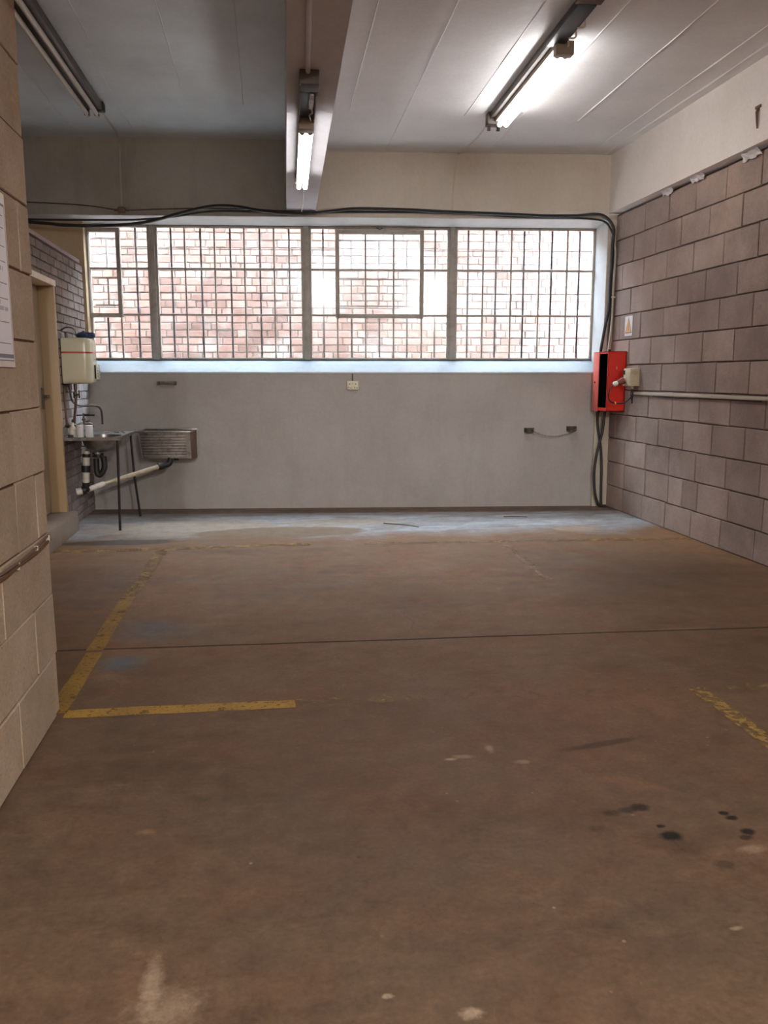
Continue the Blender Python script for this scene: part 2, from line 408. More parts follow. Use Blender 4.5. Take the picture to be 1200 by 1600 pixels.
def dark_joint():
    bm = bmesh.new()
    a = [bm.verts.new((x, jy(x) - .007 + w, .0009)) for x, w in zip(xs, wob)]; b = [bm.verts.new((x, jy(x) + .007 + w, .0009)) for x, w in zip(xs, wob)]
    for i in range(nseg): bm.faces.new((a[i], a[i+1], b[i+1], b[i]))
    return link('joint_filler', bm, 'joint_dark', floor)
dark_joint()
# hairline cracks in the slab: thin raised lips
def crack(pts, w=.004):
    bm = bmesh.new(); P = [Vector((x, y, 0)) for x, y in pts]; Lq = []
    for i, p in enumerate(P):
        d = (P[min(i+1, len(P)-1)] - P[max(0, i-1)]).normalized(); n = Vector((-d.y, d.x, 0)) * w * (.5 if i in (0, len(P)-1) else R.uniform(.6, 1))
        Lq.append((bm.verts.new(p + n + Vector((0, 0, .0012))), bm.verts.new(p - n + Vector((0, 0, .0012)))))
    for a, b in zip(Lq, Lq[1:]): bm.faces.new((a[0], b[0], b[1], a[1]))
    return link('crack', bm, 'black', floor)
crack([(.79, 4.13), (.76, 4.3), (.8, 4.42), (.76, 4.55), (.79, 4.66)], .0025)
crack([(-1.7, 8.36), (-1.1, 8.31), (-.4, 8.24), (.3, 8.2), (.9, 8.12), (1.4, 8.1)], .005)

# painted bay lines (flat paint on the slab)
def pline(corners, mat, label):
    bm = bmesh.new(); n = 10
    (ax, ay), (bx, by), (cx, cy), (dx, dy) = corners      # a-b one long side, d-c the other
    lo = []; hi = []
    for i in range(n + 1):
        k = i / n; j1 = R.uniform(-.004, .004); j2 = R.uniform(-.004, .004)
        lo.append(bm.verts.new((ax + (bx-ax)*k + j1, ay + (by-ay)*k + j1, .0016))); hi.append(bm.verts.new((dx + (cx-dx)*k + j2, dy + (cy-dy)*k + j2, .0016)))
    for i in range(n): bm.faces.new((lo[i], lo[i+1], hi[i+1], hi[i]))
    return tag(link('painted_line', bm, mat, floor), label)
PL = []
pline([(-.905, 3.36), (-.905, 4.125), (-.825, 4.125), (-.825, 3.36)], 'line_strong', 'strong yellow bay line nearest the block wall')
pline([(-.91, 4.16), (-.905, 5.2), (-.825, 5.19), (-.83, 4.16)], 'line_strong', 'yellow bay line just beyond the floor joint')
pline([(-.905, 5.2), (-.88, 5.62), (-.80, 5.61), (-.825, 5.19)], 'line_flaky', 'nearly worn off stretch of the left bay line')
pline([(-.88, 5.61), (-.875, 6.62), (-.775, 6.62), (-.80, 5.61)], 'line_mid', 'far stretch of the left yellow bay line')
pline([(-.83, 3.305), (.10, 3.285), (.10, 3.37), (-.83, 3.39)], 'line_strong', 'bright yellow cross line at the front of the bay')
pline([(.10, 3.285), (.62, 3.28), (.62, 3.365), (.10, 3.37)], 'line_faint', 'fading part of the front cross line')
pline([(.62, 3.28), (1.83, 3.22), (1.83, 3.29), (.62, 3.36)], 'line_ghost', 'almost vanished middle of the front cross line')
pline([(-1.72, 6.62), (-.84, 6.59), (-.84, 6.715), (-1.72, 6.73)], 'line_mid', 'left part of the rear yellow cross line')
pline([(-.84, 6.60), (.35, 6.64), (.35, 6.74), (-.84, 6.715)], 'line_mid', 'rear cross line beside the pale cement patch')
pline([(.75, 6.60), (2.55, 6.50), (2.55, 6.60), (.75, 6.69)], 'line_faint', 'faint middle of the rear yellow cross line')
pline([(2.55, 6.50), (3.53, 6.39), (3.53, 6.51), (2.55, 6.60)], 'line_mid', 'rear cross line ending at the block wall')
pline([(1.825, 5.2), (1.87, 6.55), (1.95, 6.55), (1.905, 5.2)], 'line_ghost', 'ghost of the right bay line near the window wall')
pline([(1.80, 2.1), (1.815, 3.26), (1.885, 3.26), (1.87, 2.1)], 'line_flaky', 'flaking yellow right bay line')
pline([(1.99, 3.21), (3.3, 3.13), (3.3, 3.21), (1.99, 3.285)], 'line_faint', 'yellow cross line stub at the right edge')

# ------------------------------------------------------------------ structure: ceilings, beam, walls
S = 'structure'
XB = lambda y: .132 + (y - 3.954) * .0256            # left face of the beam
def slabceil(name, x0, x1f, z, mat):
    bm = bmesh.new()
    prism(bm, [(x0, YR), (x1f(YR), YR), (x1f(8.9), 8.9), (x0, 8.9)], z, z + .15); return link(name, bm, mat)
ceilL = tag(slabceil('ceiling', XL, lambda y: XB(y) + .1, 3.63, 'ceil_l'), 'grey concrete ceiling of the left bay', kind=S)
bm = bmesh.new(); prism(bm, [(XB(YR) + .1, YR), (3.6, YR), (3.6, 8.6), (XB(8.9) + .1, 8.75)], 3.53, 3.78)
ceilR = tag(link('ceiling', bm, 'ceil_r'), 'pale painted concrete ceiling of the right bay', kind=S)
bm = bmesh.new(); prism(bm, [(XB(YR), YR), (XB(YR) + .29, YR), (XB(8.75) + .285, 8.6), (XB(8.75), 8.6)], 2.97, 3.66)
beam = tag(link('trim_1', bm, 'beam'), 'ceiling beam running towards the window', kind=S)
# shuttering seams of the ceilings
def seam(parent, x0, y0, x1, y1, z, mat, w=.006, h=.005):
    bm = bmesh.new(); n = 14; prev = None
    d = Vector((x1 - x0, y1 - y0, 0)).normalized(); nn = Vector((-d.y, d.x, 0))
    for i in range(n + 1):
        k = i / n; p = Vector((x0 + (x1-x0)*k, y0 + (y1-y0)*k, z)) + nn * R.uniform(-.003, .003); ww = w * R.uniform(.4, 1.); hh = h * R.uniform(.3, 1)
        cur = [bm.verts.new(p - nn*ww), bm.verts.new(p + Vector((0, 0, -hh))), bm.verts.new(p + nn*ww)]
        if prev:
            for j in range(2): bm.faces.new((prev[j], cur[j], cur[j+1], prev[j+1]))
        prev = cur
    return link('seam', bm, mat, parent)
for i, x in enumerate((.72, 1.2, 1.7, 2.2, 2.70, 3.2)): seam(ceilR, x - .06, 2.5, x + .03, 8.55 if i % 2 else 7.3, 3.53, 'ceil_r', .007, .007)
seam(ceilR, 3.33, 2.5, 3.40, 8.4, 3.53, 'ceil_r', .02, .01)
for x, ya, yb in ((-1.13, 4.5, 6.5), (-1.16, 6.5, 8.6), (-.6, 4.5, 7.4), (-.12, 4.5, 7.6), (-1.72, 6.4, 8.6), (-2.3, 4, 8.6)): seam(ceilL, x - .02, ya, x, yb, 3.63, 'ceil_l', .006, .006)
for y in (6.5, 7.58): seam(ceilL, -3.8, y + .03, .05, y, 3.63, 'ceil_l', .004, -.004)

# right wall of big blocks
wr = tag(boxo('wall_right', (3.562, YR, 0), (3.76, 8.6, 2.955), 'mortar_r'), 'brown grey concrete block wall on the right', kind=S)
HC, LC = .2465, .465
def wall_blocks(parent, xface, sgn, y_hi, y_lo, z0, ztop, name, mat, L, H, joint, dep, offs, holes=(), matfn=None, halves=0., first=None):
    """courses of blocks; y_hi is the far end"""
    n = 0; k = 0; z = z0
    while z < ztop - .03:
        h = min((first if (k == 0 and first) else H), ztop - z)
        y = y_hi - (offs[k % len(offs)] if offs else 0)
        cuts = [y_hi]
        while y > y_lo + .01:
            if cuts[-1] - y > .03: cuts.append(y)
            y -= L if R.random() > halves else L * .55
        cuts.append(y_lo)
        for a, b in zip(cuts, cuts[1:]):
            l = a - b - joint
            if l < .02: continue
            segs = [(b + joint/2, a - joint/2)]
            for (hy0, hy1, hz0, hz1) in holes:
                if z + h/2 > hz0 and z + h/2 < hz1:
                    ns = []
                    for p, q in segs:
                        if q <= hy0 or p >= hy1: ns.append((p, q)); continue
                        if p < hy0 - .02: ns.append((p, hy0))
                        if q > hy1 + .02: ns.append((hy1, q))
                    segs = ns
            for p, q in segs:
                mt = matfn(p, z) if matfn else mat
                me = piece_mesh(name if mt == mat else name + '_pale', round((q - p) / .005) * .005, h - joint, dep, mt, R.randrange(3), .003 if mat == 'block_n' else .005)
                out = R.uniform(-.002, .0025)
                if sgn < 0: mw = Matrix(((0, -1, 0, xface + dep + out), (1, 0, 0, p), (0, 0, 1, z + joint/2), (0, 0, 0, 1)))
                else: mw = Matrix(((0, 1, 0, xface - dep + out), (-1, 0, 0, q), (0, 0, 1, z + joint/2), (0, 0, 0, 1)))
                inst(name, me, mw, parent); n += 1
        z += h; k += 1
    return n
# course k: distance of its first joint from the far corner (measured)
offs = [.27 if k % 2 else .44 for k in range(12)]
offs = [.41, .19, .43, .2, .44, .2, .43, .19, .42, .2, .43, .19]
nb = wall_blocks(wr, 3.55, -1, 8.32, 1.0, 0, 2.948, 'block', 'block_r', LC, HC, .009, .05, offs, halves=.06, first=.2335)
band = tag(boxo('trim_2', (3.47, YR, 2.968), (3.76, 8.6, 3.6), 'band'), 'cream painted ring beam above the block wall', kind=S)

# near wall stub on the left, buff blocks
wl = tag(boxo('wall_left', (-1.06, -.8, 0), (-.866, 3.39, 3.63), 'mortar_n'), 'near buff concrete block wall on the left', kind=S)
wall_blocks(wl, -.86, 1, 3.40, 1.3, 0, 3.63, 'block', 'block_n', LC, HC, .006, .06, [.07, .27, .62, .14, .38, .12, .32, .14, .4, .12, .33, .14, .4, .2, .3], halves=.05, first=.247)

# partition of small bricks with the door
dh = (6.70, 7.56, .0, 2.16)
wp = empty('wall_partition'); tag(wp, 'low grey painted brick partition with a doorway', kind=S)
for lo, hi in (((-1.95, 4.2, 0), (-1.762, 6.70, 2.42)), ((-1.95, 7.56, 0), (-1.762, 8.80, 2.42)), ((-1.95, 6.70, 2.16), (-1.762, 7.56, 2.42))):
    boxo('backing', lo, hi, 'mortar_l', wp)
def pale(y, z): return 'brick_l'
M['brick_w'] = masonry('white_painted_brick', 'b5b2b2', 'a5a1a0', '8c8279', rand=.08, fine=90, pits=.1, scale=5)
wall_blocks(wp, -1.75, 1, 8.80, 6.35, 0, 2.43, 'brick', 'brick_l', .228, .0758, .008, .05, [.0, .114], holes=[dh], halves=.04,
            matfn=lambda y, z: 'brick_w' if (y > 7.85 and .8 < z < 1.36) else 'brick_l')
boxo('coping', (-1.97, 4.2, 2.43), (-1.735, 8.62, 2.462), 'coping', wp)

# back wall, built in its own frame
def bbox(name, lo, hi, mat, parent=None, bev=0.): return boxo(name, lo, hi, mat, parent, bev, BMX)
wb = tag(bbox('wall_back', (-.02, -.40, 0), (5.34, 0, 1.383), 'grey_wall'), 'grey painted wall under the window', kind=S)
bbox('ledge', (0, -.02, 1.385), (5.235, .006, 1.402), 'reveal', wb, .003)
bm = bmesh.new(); prism(bm, [(.004, 1.40), (-.30, 1.532), (-.40, 1.532), (-.40, 1.38), (.004, 1.38)], -.02, 5.235, axis=0, mtx=BMX); link('window_sill', bm, 'sill', wb)
bbox('pier', (-2.6, -.4, 0), (-.03, -.17, 2.95), 'beige', wb)
bbox('pier_joint', (-.62, -.175, 2.0), (-.61, -.166, 2.95), 'mortar_l', wb)
bm = bmesh.new(); prism(bm, [(0, 2.915), (0, 3.8), (-.4, 3.8), (-.4, 2.872), (-.28, 2.872)], 2.02, 5.5, axis=0, mtx=BMX); link('lintel', bm, 'cream', wb)
bm = bmesh.new(); prism(bm, [(0, 2.915), (0, 3.8), (-.4, 3.8), (-.4, 2.872), (-.28, 2.872)], -2.6, 2.02, axis=0, mtx=BMX); link('lintel', bm, 'taupe', wb)
bm = bmesh.new(); prism(bm, [(-.002, 2.911), (-.002, 2.914), (-.285, 2.872), (-.285, 2.868)], -2.6, 5.235, axis=0, mtx=BMX); link('soffit', bm, 'reveal', wb)
bm = bmesh.new(); prism(bm, [(5.237, 0), (5.5, 0), (5.5, -.4), (5.197, -.4), (5.197, -.29)], 1.38, 2.93, axis=2, mtx=BMX); link('corner_pier', bm, 'cream', wb)
bm = bmesh.new(); prism(bm, [(5.234, -.002), (5.237, -.002), (5.198, -.285), (5.194, -.285)], 1.40, 2.912, axis=2, mtx=BMX); link('reveal', bm, 'reveal', wb)
bbox('corner_strip', (5.168, 0, 0), (5.33, .035, 1.0), 'cream_strip', wb, .004)
bbox('corner_strip', (5.172, 0, 1.0), (5.33, .022, 1.383), 'cream_strip', wb, .004)
bbox('cover_plate', (5.166, .03, .885), (5.20, .042, 1.0), 'cream_strip', wb, .003)
# other walls of the garage, out of frame
tag(boxo('wall_rear', (XL, YR - .2, 0), (3.76, YR, 3.8), 'cream'), 'rear wall of the garage', kind=S)
tag(boxo('wall_outer', (XL - .2, YR - .2, 0), (XL, 9.35, 3.8), 'cream'), 'outer wall beyond the partition', kind=S)

# ------------------------------------------------------------------ window panels
T, B0 = 2.868, 1.53
ROWS = [(B0, 1.983), (1.983, 2.443), (2.443, T)]
WD = -.28
def window(idx, s0, s1, ncol, sash=None, label=''):
    bm = bmesh.new(); D0, D1 = WD - .025, WD + .012
    e = .026
    for lo, hi in (((s0, D0, B0), (s0 + e, D1, T)), ((s1 - e, D0, B0), (s1, D1, T)), ((s0, D0, T - .022), (s1, D1, T)), ((s0, D0, B0), (s1, D1, B0 + .018))):
        box(bm, lo, hi, .003, BMX)
    w = tag(link('window_%d' % idx, bm, 'frame', smooth=True), label, kind=S)
    cs = [s0 + (s1 - s0) * k / ncol for k in range(ncol + 1)]
    c0, c1 = sash if sash else (-1, -1)
    # transoms
    for zt in (1.983, 2.443):
        a = s0 + .02; b = s1 - .02
        spans = [(a, b)] if not (sash and zt > 2) else [(p, q) for p, q in ((a, cs[c0]), (cs[c1], b)) if q - p > .05]
        for p, q in spans: bbox('transom', (p, WD - .014, zt - .0105), (q, WD + .008, zt + .0105), 'frame', w, .003)
    for k in range(1, ncol):
        for r, (za, zb) in enumerate(ROWS):
            if sash and c0 <= k <= c1 and r > 0: continue
            bbox('glazing_bar', (cs[k] - .0085, WD - .014, za), (cs[k] + .0085, WD + .010, zb), 'frame', w, .003)
    for k in range(ncol):
        for r, (za, zb) in enumerate(ROWS):
            ins = sash and c0 <= k < c1 and r > 0
            bbox('pane', (cs[k] + .006, WD - .008, za + .006), (cs[k+1] - .006, WD - .005, zb - .006), 'pane_f' if (ins and r == 2) else 'pane', w)
    # bars outside the glass
    for k in range(ncol):
        m = (cs[k] + cs[k+1]) / 2; ins = sash and c0 <= k < c1
        z1 = 1.975 if ins else T
        bbox('burglar_bar', (m - .009, WD - .075, B0), (m + .009, WD - .062, z1), 'bar', w)
    for zt in (1.757, 2.209, 2.647):
        spans = [(s0, s1)] if not (sash and zt > 2) else [(p, q) for p, q in ((s0, cs[c0]), (cs[c1], s1)) if q - p > .05]
        for p, q in spans: bbox('cross_bar', (p, WD - .062, zt - .004), (q, WD - .056, zt + .004), 'bar', w)
    if sash:
        a, b = cs[c0], cs[c1]; za, zb = 1.955, T - .03
        bm = bmesh.new(); f = .042
        for lo, hi in (((a - .02, WD - .02, za), (a - .02 + f, WD + .03, zb)), ((b + .02 - f, WD - .02, za), (b + .02, WD + .03, zb)), ((a, WD - .02, zb - f), (b, WD + .03, zb)), ((a, WD - .02, za), (b, WD + .03, za + f))):
            box(bm, lo, hi, .004, BMX)
        sf = link('sash_frame', bm, 'frame', w, True)
        for k in range(c0 + 1, c1): bbox('glazing_bar', (cs[k] - .009, WD - .014, za + f), (cs[k] + .009, WD + .012, zb - f), 'frame', sf, .003)
        bbox('transom', (a, WD - .014, 2.434), (b, WD + .012, 2.452), 'frame', sf, .003)
        # the grille that stands off the opening sash
        for zt in (2.757, 2.362, 2.088): bbox('grille_rail', (a + .02, WD - .14, zt - .008), (b - .02, WD - .128, zt + .008), 'grille', w)
        for k in range(c0, c1):
            m = (cs[k] + cs[k+1]) / 2
            bbox('grille_bar', (m - .008, WD - .138, 2.088), (m + .008, WD - .13, 2.362), 'grille', w)
            bbox('grille_bar', (m - .008, WD - .138, 2.45), (m + .008, WD - .13, 2.757), 'grille', w)
        tubeo('sash_stay', [bw((a+b)/2 - .03, T - .012, WD + .03), bw((a+b)/2, T - .03, WD + .05), bw((a+b)/2 + .03, T - .012, WD + .03)], .006, 'bar', w)
    return w
window(1, -.03, .60, 2, (0, 1), 'narrow window panel beside the brick partition')
window(2, .65, 2.158, 5, None, 'five column window panel left of the opening sash')
window(3, 2.212, 3.67, 5, (1, 4), 'window panel with the large opening sash')
window(4, 3.724, 5.197, 5, None, 'window panel at the right end')
for s in (.625, 2.185, 3.697):
    tag(bbox('trim_mullion', (s - .027, WD - .035, B0 - .004), (s + .027, WD + .022, T + .002), 'frame', None, .004), 'beige steel mullion of the long window', kind=S)
tag(bbox('trim_head_shade', (-.03, WD - .03, T - .002), (5.2, WD + .014, T + .010), 'batten'), 'dark strip drawn as the shadow gap along the window head', kind=S)  # solid dark strip stands for the shadow in the head gap

# ------------------------------------------------------------------ outside: brick wall across the yard
DO = -1.55
ow = tag(bbox('wall_outside', (-4.5, DO - .3, -.3), (9.5, DO - .012, 3.55), 'mortar_o'), 'sunlit face brick wall of the neighbouring building', kind=S)
OB = []
z = .45; k = 0
while z < 3.46:
    s = -3.2 + (.06 if k % 2 else 0)
    while s < 8.6:
        l = .225 if R.random() > .35 else .108
        OB.append((s, z, l)); s += l + .012
    z += .0855; k += 1
OB.sort(key=lambda q: (abs(q[0] + q[2]/2 - 2.6) / 3.1) ** 2 + (abs(q[1] + .035 - 2.35) / .85) ** 2 + (0 if 1.45 < q[1] < 3.15 else 5))
bmj = bmesh.new()
for i, (s, z, l) in enumerate(OB):
    mw = BMX @ Matrix(((-1, 0, 0, s + l), (0, 1, 0, DO - .05 + R.uniform(-.004, .006)), (0, 0, 1, z + R.uniform(-.003, .003)), (0, 0, 0, 1)))
    me = piece_mesh('brick_outside', l, .074, .05, 'brick_o', R.randrange(4), .006, .004)
    if i < 300: inst('brick', me, mw, ow)
    elif -1.5 < s < 7 or i % 1 == 0:
        off = len(bmj.verts); vs = [bmj.verts.new(mw @ v.co) for v in me.vertices]
        for p in me.polygons: bmj.faces.new([vs[q] for q in p.vertices])
tag(link('outer_bricks', bmj, 'brick_oj', ow), 'remaining bricks of the outside wall', kind='stuff')
bm = bmesh.new(); box(bm, (-6, DO - .3, .6), (11, -.4, 1.02), mtx=BMX); tag(link('ground', bm, 'ground'), 'unseen concrete yard between the buildings, raised and pale to bounce skylight', kind=S)  # yard set high and pale so skylight bounces up to the ceiling
tag(bbox('wall_facade', (-6, -.42, 3.4), (9, -.39, 4.6), 'cream'), 'outer face of the garage above the window', kind=S)
tag(bbox('wall_facade', (-6, -.42, -.3), (9, -.40, 1.52), 'cream'), 'outer face of the garage below the window', kind=S)
# ------------------------------------------------------------------ door in the partition
d1 = empty('door_1'); tag(d1, 'tan painted doorway in the grey brick partition', kind=S)
boxo('jamb', (-1.955, 7.515, .18), (-1.735, 7.565, 2.13), 'jamb', d1, .003)
boxo('jamb', (-1.955, 6.695, .18), (-1.735, 6.745, 2.13), 'jamb', d1, .003)
boxo('lintel', (-1.955, 6.695, 2.105), (-1.728, 7.575, 2.155), 'lintel', d1, .003)
boxo('door_leaf', (-1.90, 6.76, .19), (-1.858, 7.505, 2.10), 'door', d1, .002)
bm = bmesh.new(); box(bm, (-1.857, 7.40, 1.08), (-1.85, 7.46, 1.26), .002); box(bm, (-1.852, 7.43, 1.18), (-1.80, 7.445, 1.20), .003); box(bm, (-1.81, 7.35, 1.18), (-1.80, 7.445, 1.195), .002)
link('door_handle', bm, 'brass', d1)
boxo('threshold', (-1.955, 6.55, 0), (-1.66, 7.60, .178), 'step', d1, .008)

# ================================================================== THINGS
def thing(name, loc, label, cat, group=None):
    return tag(empty(name, loc), label, cat, group)
def settle(r):
    for ch in r.children:
        ch.location = ch.location - r.location

# ---------------- light fittings
def fluor(name, label, group, a, b, zc, lit=True, gear=None, gearmat='gear', off=0., lit_len=1.5, lug=False, wide=.09, tube_gap=.05, tube_drop=.085, lit_start=0., both=False, ztop=None, bodymat='batten'):
    """a, b: near and far end (x, y); zc: the surface it hangs under"""
    a = Vector((*a, 0)); b = Vector((*b, 0)); d = (b - a).normalized(); n = Vector((d.y, -d.x, 0)); L = (b - a).length
    MX = Matrix(((n.x, d.x, 0, a.x), (n.y, d.y, 0, a.y), (0, 0, 1, zc), (0, 0, 0, 1)))     # local x across, y along, z up
    t = thing(name, (a + (b - a) / 2) + Vector((0, 0, zc)), label, 'ceiling light', group)
    def P(x, y, z): return MX @ Vector((x, y, z))
    w = wide / 2
    boxo('batten_body', (-w, 0, -.055), (w, L, -.002), bodymat, t, .004, MX)
    return t, MX, P, L, w

# right: long dark batten with a lit twin fitting fixed under its far part
t, MX, P, L, w = fluor('batten_light', 'long dark batten with lit twin tubes under the right bay ceiling', None, (1.885, 4.86), (1.955, 7.24), 3.53, wide=.075)
boxo('end_box', (-.075, -.03, -.07), (.08, .11, -.002), 'rag', t, .006, MX)
boxo('gear_tray', (-.055, .10, -.075), (.055, .72, -.05), 'gear', t, .004, MX)
bm = bmesh.new()
for y in (.3, .46, .6): tube(bm, [P(.05, y, -.06), P(.07, y + .05, -.09), P(.045, y + .1, -.08)], .006, 6, smooth_path=4)
link('loose_wire', bm, 'pipe_w', t, True)
boxo('fitting_body', (.0, .68, -.085), (.09, 2.30, -.05), 'batten_w', t, .004, MX)
boxo('tube_holder', (-.005, .66, -.135), (.115, .73, -.05), 'ferrule', t, .005, MX)
for x in (.03, .082):
    tb = tubeo('fluorescent_tube', [P(x, .735, -.115), P(x, 2.27, -.115)], .019, 'lit', t, 12)
    bm = bmesh.new()
    for y in (.73, 2.255): tube(bm, [P(x, y, -.115), P(x, y + .022, -.115)], .020, 12)
    link('end_cap', bm, 'ferrule', tb, True)
boxo('end_bracket', (-.06, 2.30, -.10), (.075, 2.40, -.002), 'batten', t, .006, MX)
bm = bmesh.new()
for x in (-.035, .045): tube(bm, [P(x, 2.36, -.09), P(x, 2.375, -.135)], .015, 8)
link('spare_holder', bm, 'batten', t, True)
settle(t)

# middle: shorter fitting under the beam
XM = lambda y: .275 + (y - 4.82) * .0256
t, MX, P, L, w = fluor('batten_light', 'short batten with lit twin tubes under the beam', None, (XM(4.8), 4.80), (XM(7.16) + .005, 7.16), 2.97, wide=.085)
boxo('end_plate', (-.05, -.04, -.075), (.055, .10, -.001), 'batten', t, .004, MX)
bm = bmesh.new()
box(bm, (-.048, .10, -.09), (-.040, .60, -.05), 0, MX); box(bm, (.040, .10, -.09), (.048, .60, -.05), 0, MX)
link('tray_lip', bm, 'batten', t)
boxo('gear_tray', (-.040, .10, -.062), (.040, .62, -.05), 'gear', t, 0, MX)
boxo('ballast', (.006, .12, -.084), (.032, .36, -.06), 'steel', t, .003, MX)
bm = bmesh.new(); tube(bm, [P(.02, .36, -.07), P(.03, .42, -.085), P(.015, .48, -.08), P(.025, .56, -.09)], .005, 6, smooth_path=4); link('loose_wire', bm, 'pipe_w', t, True)
boxo('fitting_body', (-.045, .60, -.085), (.045, 2.30, -.05), 'batten_w', t, .004, MX)
boxo('tube_holder', (-.048, .60, -.125), (.046, .70, -.05), 'ferrule', t, .005, MX)
for x in (-.025, .025):
    tb = tubeo('fluorescent_tube', [P(x, .71, -.112), P(x, 2.27, -.112)], .0185, 'lit_dim', t, 12)
    bm = bmesh.new()
    for y in (.70, 2.255): tube(bm, [P(x, y, -.112), P(x, y + .022, -.112)], .0195, 12)
    link('end_cap', bm, 'ferrule', tb, True)
boxo('end_bracket', (-.06, 2.22, -.09), (-.035, 2.30, -.01), 'batten', t, .004, MX)
settle(t)

# left: unlit twin fitting
t, MX, P, L, w = fluor('batten_light', 'unlit twin tube fitting under the left bay ceiling', None, (-1.42, 4.3), (-1.365, 7.72), 3.63, wide=.07)
boxo('dark_housing', (-.055, 0, -.075), (.075, 3.38, -.01), 'batten', t, .006, MX)
for x in (-.052, .028):
    tb = tubeo('unlit_tube', [P(x, .05, -.105), P(x, 3.40, -.105)], .019, 'tube_off', t, 12)
    bm = bmesh.new(); tube(bm, [P(x, 3.40, -.105), P(x, 3.425, -.105)], .017, 10); link('end_cap', bm, 'ferrule', tb, True)
bm = bmesh.new()
for x in (-.052, .028):
    box(bm, (x - .02, 3.36, -.12), (x + .02, 3.39, -.07), .003, MX)
link('tube_holder', bm, 'batten', t)
boxo('end_bracket', (.04, 3.36, -.08), (.09, 3.44, -.01), 'black', t, .008, MX)
settle(t)

# unseen lamps added behind the camera to supply ambient light
for i, (x, y, zc, wl_) in enumerate(((1.85, -4.4, 3.53, REAR_FILL), (-.9, -4.6, 3.63, REAR_FILL * .9), (1.8, -7.8, 3.53, REAR_FILL * .5))):
    t, MX, P, L, w = fluor('batten_light', ['unseen fill batten added behind the camera in the right bay', 'unseen fill batten added behind the camera in the left bay', 'unseen fill batten added by the rear wall'][i], None, (x, y), (x + .04, y + 1.55), zc, bodymat='batten_w')
    for xx in (-.03, .03): tubeo('fluorescent_tube', [P(xx, .03, -.09), P(xx, L - .03, -.09)], .015, 'tube_off', t, 8)
    ld = bpy.data.lights.new('fill_light', 'AREA'); ld.shape = 'RECTANGLE'; ld.size = .1; ld.size_y = 1.5; ld.energy = wl_; ld.color = (1, .965, .93)
    lo = bpy.data.objects.new('fill_light', ld); COL.objects.link(lo); lo.parent = t; lo.location = P(0, L/2, -.115)
    settle(t)

# ---------------- ceiling and wall wiring
def strand(name, pts, r, mat, label, cat='cable', seg=8, sp=5, group=None):
    o = tubeo(name, pts, r, mat, None, seg, sp); return tag(o, label, cat, group)
strand('surface_wire', [(1.965, 7.30, 3.523), (1.995, 7.9, 3.523), (1.96, 8.44, 3.523), bw(3.69, 3.515, .02), bw(3.69, 3.47, .01), bw(3.67, 3.3, .008), bw(3.65, 2.99, .008)], .007, 'cream', 'painted wire from the lit right fitting down the cream lintel')
strand('surface_wire', [(-1.345, 7.74, 3.62), (-1.34, 8.1, 3.622), (-1.32, 8.60, 3.62), bw(.425, 3.60, .02), bw(.415, 3.5, .009), bw(.41, 3.0, .009)], .008, 'conduit', 'grey wire from the unlit fitting down the dark lintel')
strand('conduit_pipe', [(XM(5.0), 4.99, 2.957), (XM(4.0) - .02, 4.0, 2.957), (XM(2.5) - .02, 2.5, 2.957), (XM(0) - .02, 0, 2.957)], .013, 'beam', 'painted conduit along the underside of the beam', 'conduit', sp=2)
strand('surface_wire', [(.355, 7.17, 2.962), (.385, 7.8, 2.963), (.40, 8.35, 2.963), (.402, 8.56, 2.963), (.403, 8.585, 2.935)], .007, 'white', 'short white wire from the beam fitting to the cables')
jb = thing('junction_box', bw(.41, 2.955, .02), 'small rusty junction box on the dark lintel', 'junction box')
bm = bmesh.new(); box(bm, (-.035, -.02, -.03), (.035, .02, .03), .006); box(bm, (-.028, -.026, -.022), (.028, -.018, .022), .003); link('cover', bm, 'rag', jb, True)
bm = bmesh.new(); tube(bm, [(.03, 0, 0), (.07, 0, 0)], .01, 8); tube(bm, [(-.03, 0, 0), (-.07, 0, 0)], .01, 8); link('gland', bm, 'rag', jb, True)
C1 = [(-.62, 2.84), (-.30, 2.82), (-.15, 2.805), (.158, 2.80), (.467, 2.815), (.716, 2.853), (.966, 2.925), (1.2, 2.982), (1.38, 3.002), (1.55, 2.992), (1.714, 2.965), (1.963, 2.938), (2.214, 2.937), (2.466, 2.965), (2.719, 2.987), (3.225, 2.980), (3.608, 2.965), (4.249, 2.947), (4.572, 2.936), (4.895, 2.940), (5.06, 2.955), (5.16, 2.945), (5.24, 2.89), (5.275, 2.803), (5.27, 2.68), (5.262, 2.367), (5.258, 2.051), (5.225, 1.84), (5.196, 1.64), (5.19, 1.56)]
strand('power_cable', [bw(s, z, .045 if z > 2.86 else .06) for s, z in C1], .0155, 'rubber', 'thick black cable swagged along the lintel and down the corner')
C2 = [(-.62, 2.865), (-.3, 2.862), (.2, 2.86), (.6, 2.872), (.9, 2.90), (1.3, 2.955), (1.7, 2.955), (2.15, 2.948), (2.47, 2.957), (3.2, 2.965), (3.9, 2.95), (4.25, 2.930), (4.8, 2.925), (5.05, 2.915), (5.18, 2.895), (5.245, 2.83), (5.292, 2.7), (5.294, 2.4), (5.29, 2.1), (5.28, 1.9), (5.272, 1.6)]
strand('power_cable', [bw(s, z, .014 if z > 2.86 else .03) for s, z in C2], .010, 'rubber', 'thinner black cable close under the thick one')
C3 = [(.41, 2.955), (.6, 2.962), (.9, 2.975), (1.3, 2.982), (1.75, 2.976), (2.15, 2.962), (2.45, 2.972), (2.9, 2.966), (3.4, 2.973), (3.65, 2.975)]
strand('thin_cable', [bw(s, z, .012) for s, z in C3], .006, 'rag', 'thin brown cable from the junction box to the lintel wire')
C4 = [(-.6, 3.03), (-.136, 3.012), (.05, 3.0), (.168, 2.988), (.3, 2.968), (.40, 2.957)]
